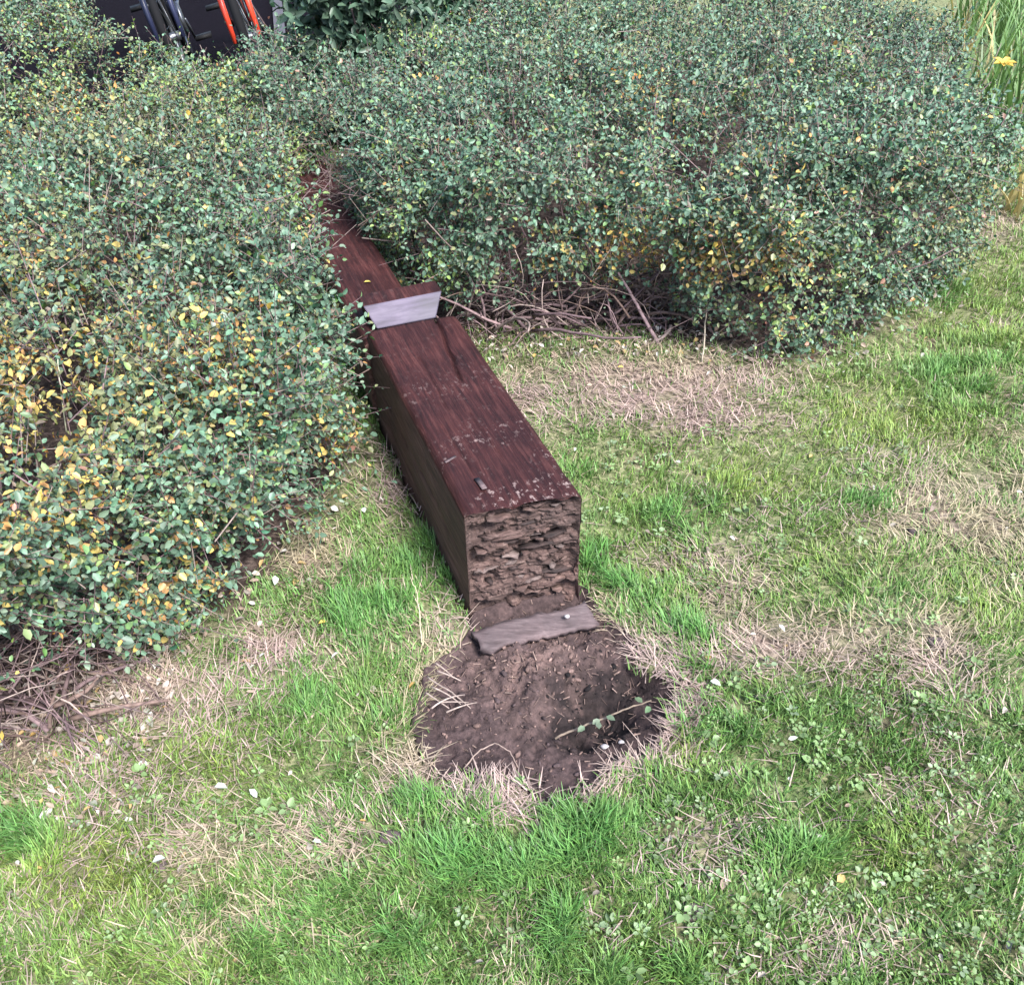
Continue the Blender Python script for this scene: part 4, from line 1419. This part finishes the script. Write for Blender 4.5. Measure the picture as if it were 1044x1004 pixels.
# ------------------------------------------------------------------ bicycles on the path
def bicycle(label, base, rz, lean, paint, tyre_mat):
    root = empty('bicycle', base)
    root.rotation_euler = (0, lean, rz)
    root.rotation_mode = 'XYZ'
    tag(root, label, 'bicycle')
    R = .33
    WB = 1.02
    # local: front wheel at origin, bike runs along +Y, z up
    def ring(cy, r, tr, name, m, par, sides=8, seg=40):
        mb = Mesh()
        a = np.linspace(0, 2 * math.pi, seg + 1)
        pts = np.stack([np.zeros(seg + 1), cy + r * np.cos(a), R + .02 + r * np.sin(a)], 1)
        mb.tube(pts, tr, sides, cap=False)
        return link(name, mb.mesh(name, True), par, [m])
    zc = R + .02
    for cy in (0, WB):
        hub = Mesh()
        hub.tube([(-.05, cy, zc), (.05, cy, zc)], .022, 10)
        wh = link('wheel', hub.mesh('wheel', True), root, [M['alu']])
        ring(cy, R - .02, .021, 'tyre', tyre_mat, wh)
        ring(cy, R - .047, .010, 'rim', M['alu'], wh, 6)
        for k in range(20):
            a = 2 * math.pi * k / 20
            mb = Mesh()
            sx = .035 if k % 2 else -.035
            mb.tube([(sx, cy + .02 * math.cos(a + 1), zc + .02 * math.sin(a + 1)), (0, cy + (R - .05) * math.cos(a), zc + (R - .05) * math.sin(a))], .0016, 4)
            link('spoke', mb.mesh('spoke'), wh, [M['alu']])
    head_b, head_t = np.array([0, .20, .70]), np.array([0, .26, .88])
    fk = Mesh()
    for s in (-1, 1):
        fk.tube([(s * .062, 0, zc - .01), (s * .062, .05, zc + .16), (s * .058, .17, .66)], [.011, .015, .017], 10)
    fk.tube([(-.062, .178, .67), (.062, .178, .67)], .018, 8)
    link('fork', fk.mesh('fork', True), root, [paint])
    bb = np.array([0, .60, .30])
    seat = np.array([0, .78, .80])
    rear = np.array([0, WB, zc])
    fr = Mesh()
    fr.tube([head_b, bb], .02, 10)
    fr.tube([head_t - np.array([0, .01, .04]), seat - np.array([0, .02, .06])], .017, 10)
    fr.tube([bb, seat], .016, 10)
    fr.tube([head_b, head_t], .021, 10)
    for s in (-.06, .06):
        fr.tube([bb + [s * .5, 0, 0], rear + [s, 0, 0]], .009, 8)
        fr.tube([seat + [s * .3, .01, -.05], rear + [s, 0, 0]], .008, 8)
    link('frame', fr.mesh('frame', True), root, [paint])
    hb = Mesh()
    hb.tube([head_t, head_t + [0, .02, .1]], .014, 8)
    hb.tube([(-.29, .34, 1.0), (-.1, .26, .99), (.1, .26, .99), (.29, .34, 1.0)], .013, 8)
    link('handlebar', hb.mesh('handlebar', True), root, [M['blackp']])
    sd2 = Mesh()
    sd2.tube([(0, .66, .94), (0, .74, .945), (0, .86, .95), (0, .92, .955)], [.018, .03, .065, .06], 10)
    sd2.tube([seat, (0, .81, .93)], .013, 8)
    link('saddle', sd2.mesh('saddle', True), root, [M['blackp']])
    cr = Mesh()
    cr.tube([(.05, .60, .30), (.065, .60, .30)], [.09, .09], 20)
    for s in (-1, 1):
        cr.tube([(s * .07, .60, .30), (s * .08, .60 + s * .1, .30 - s * .13)], .008, 6)
        pd = Mesh()
        pd.box((s * .125 - .045, .60 + s * .1 - .03, .29 - s * .13), (s * .125 + .045, .60 + s * .1 + .03, .31 - s * .13), .001)
        link('pedal', pd.mesh('pedal'), root, [M['blackp']])
    link('crank', cr.mesh('crank', True), root, [M['alu']])
    cb = Mesh()
    cb.tube([(.03, .27, .95), (.09, .15, .80), (.03, .12, .70), (.05, .04, .45)], .003, 5)
    link('brake_cable', cb.mesh('brake_cable', True), root, [M['alu']])
    return root

q = at(250, 40, .36)
bicycle('bicycle with an orange red fork parked on the dark path behind the hedge', (q[0] + .08, q[1], .024), math.radians(14), math.radians(-11), M['red'], M['rubber'])
q = at(172, 40, .36)
bicycle('blue black bicycle parked left of the orange red one', (q[0] + .08, q[1], .024), math.radians(16), math.radians(-11), M['navy'], M['rubber'])
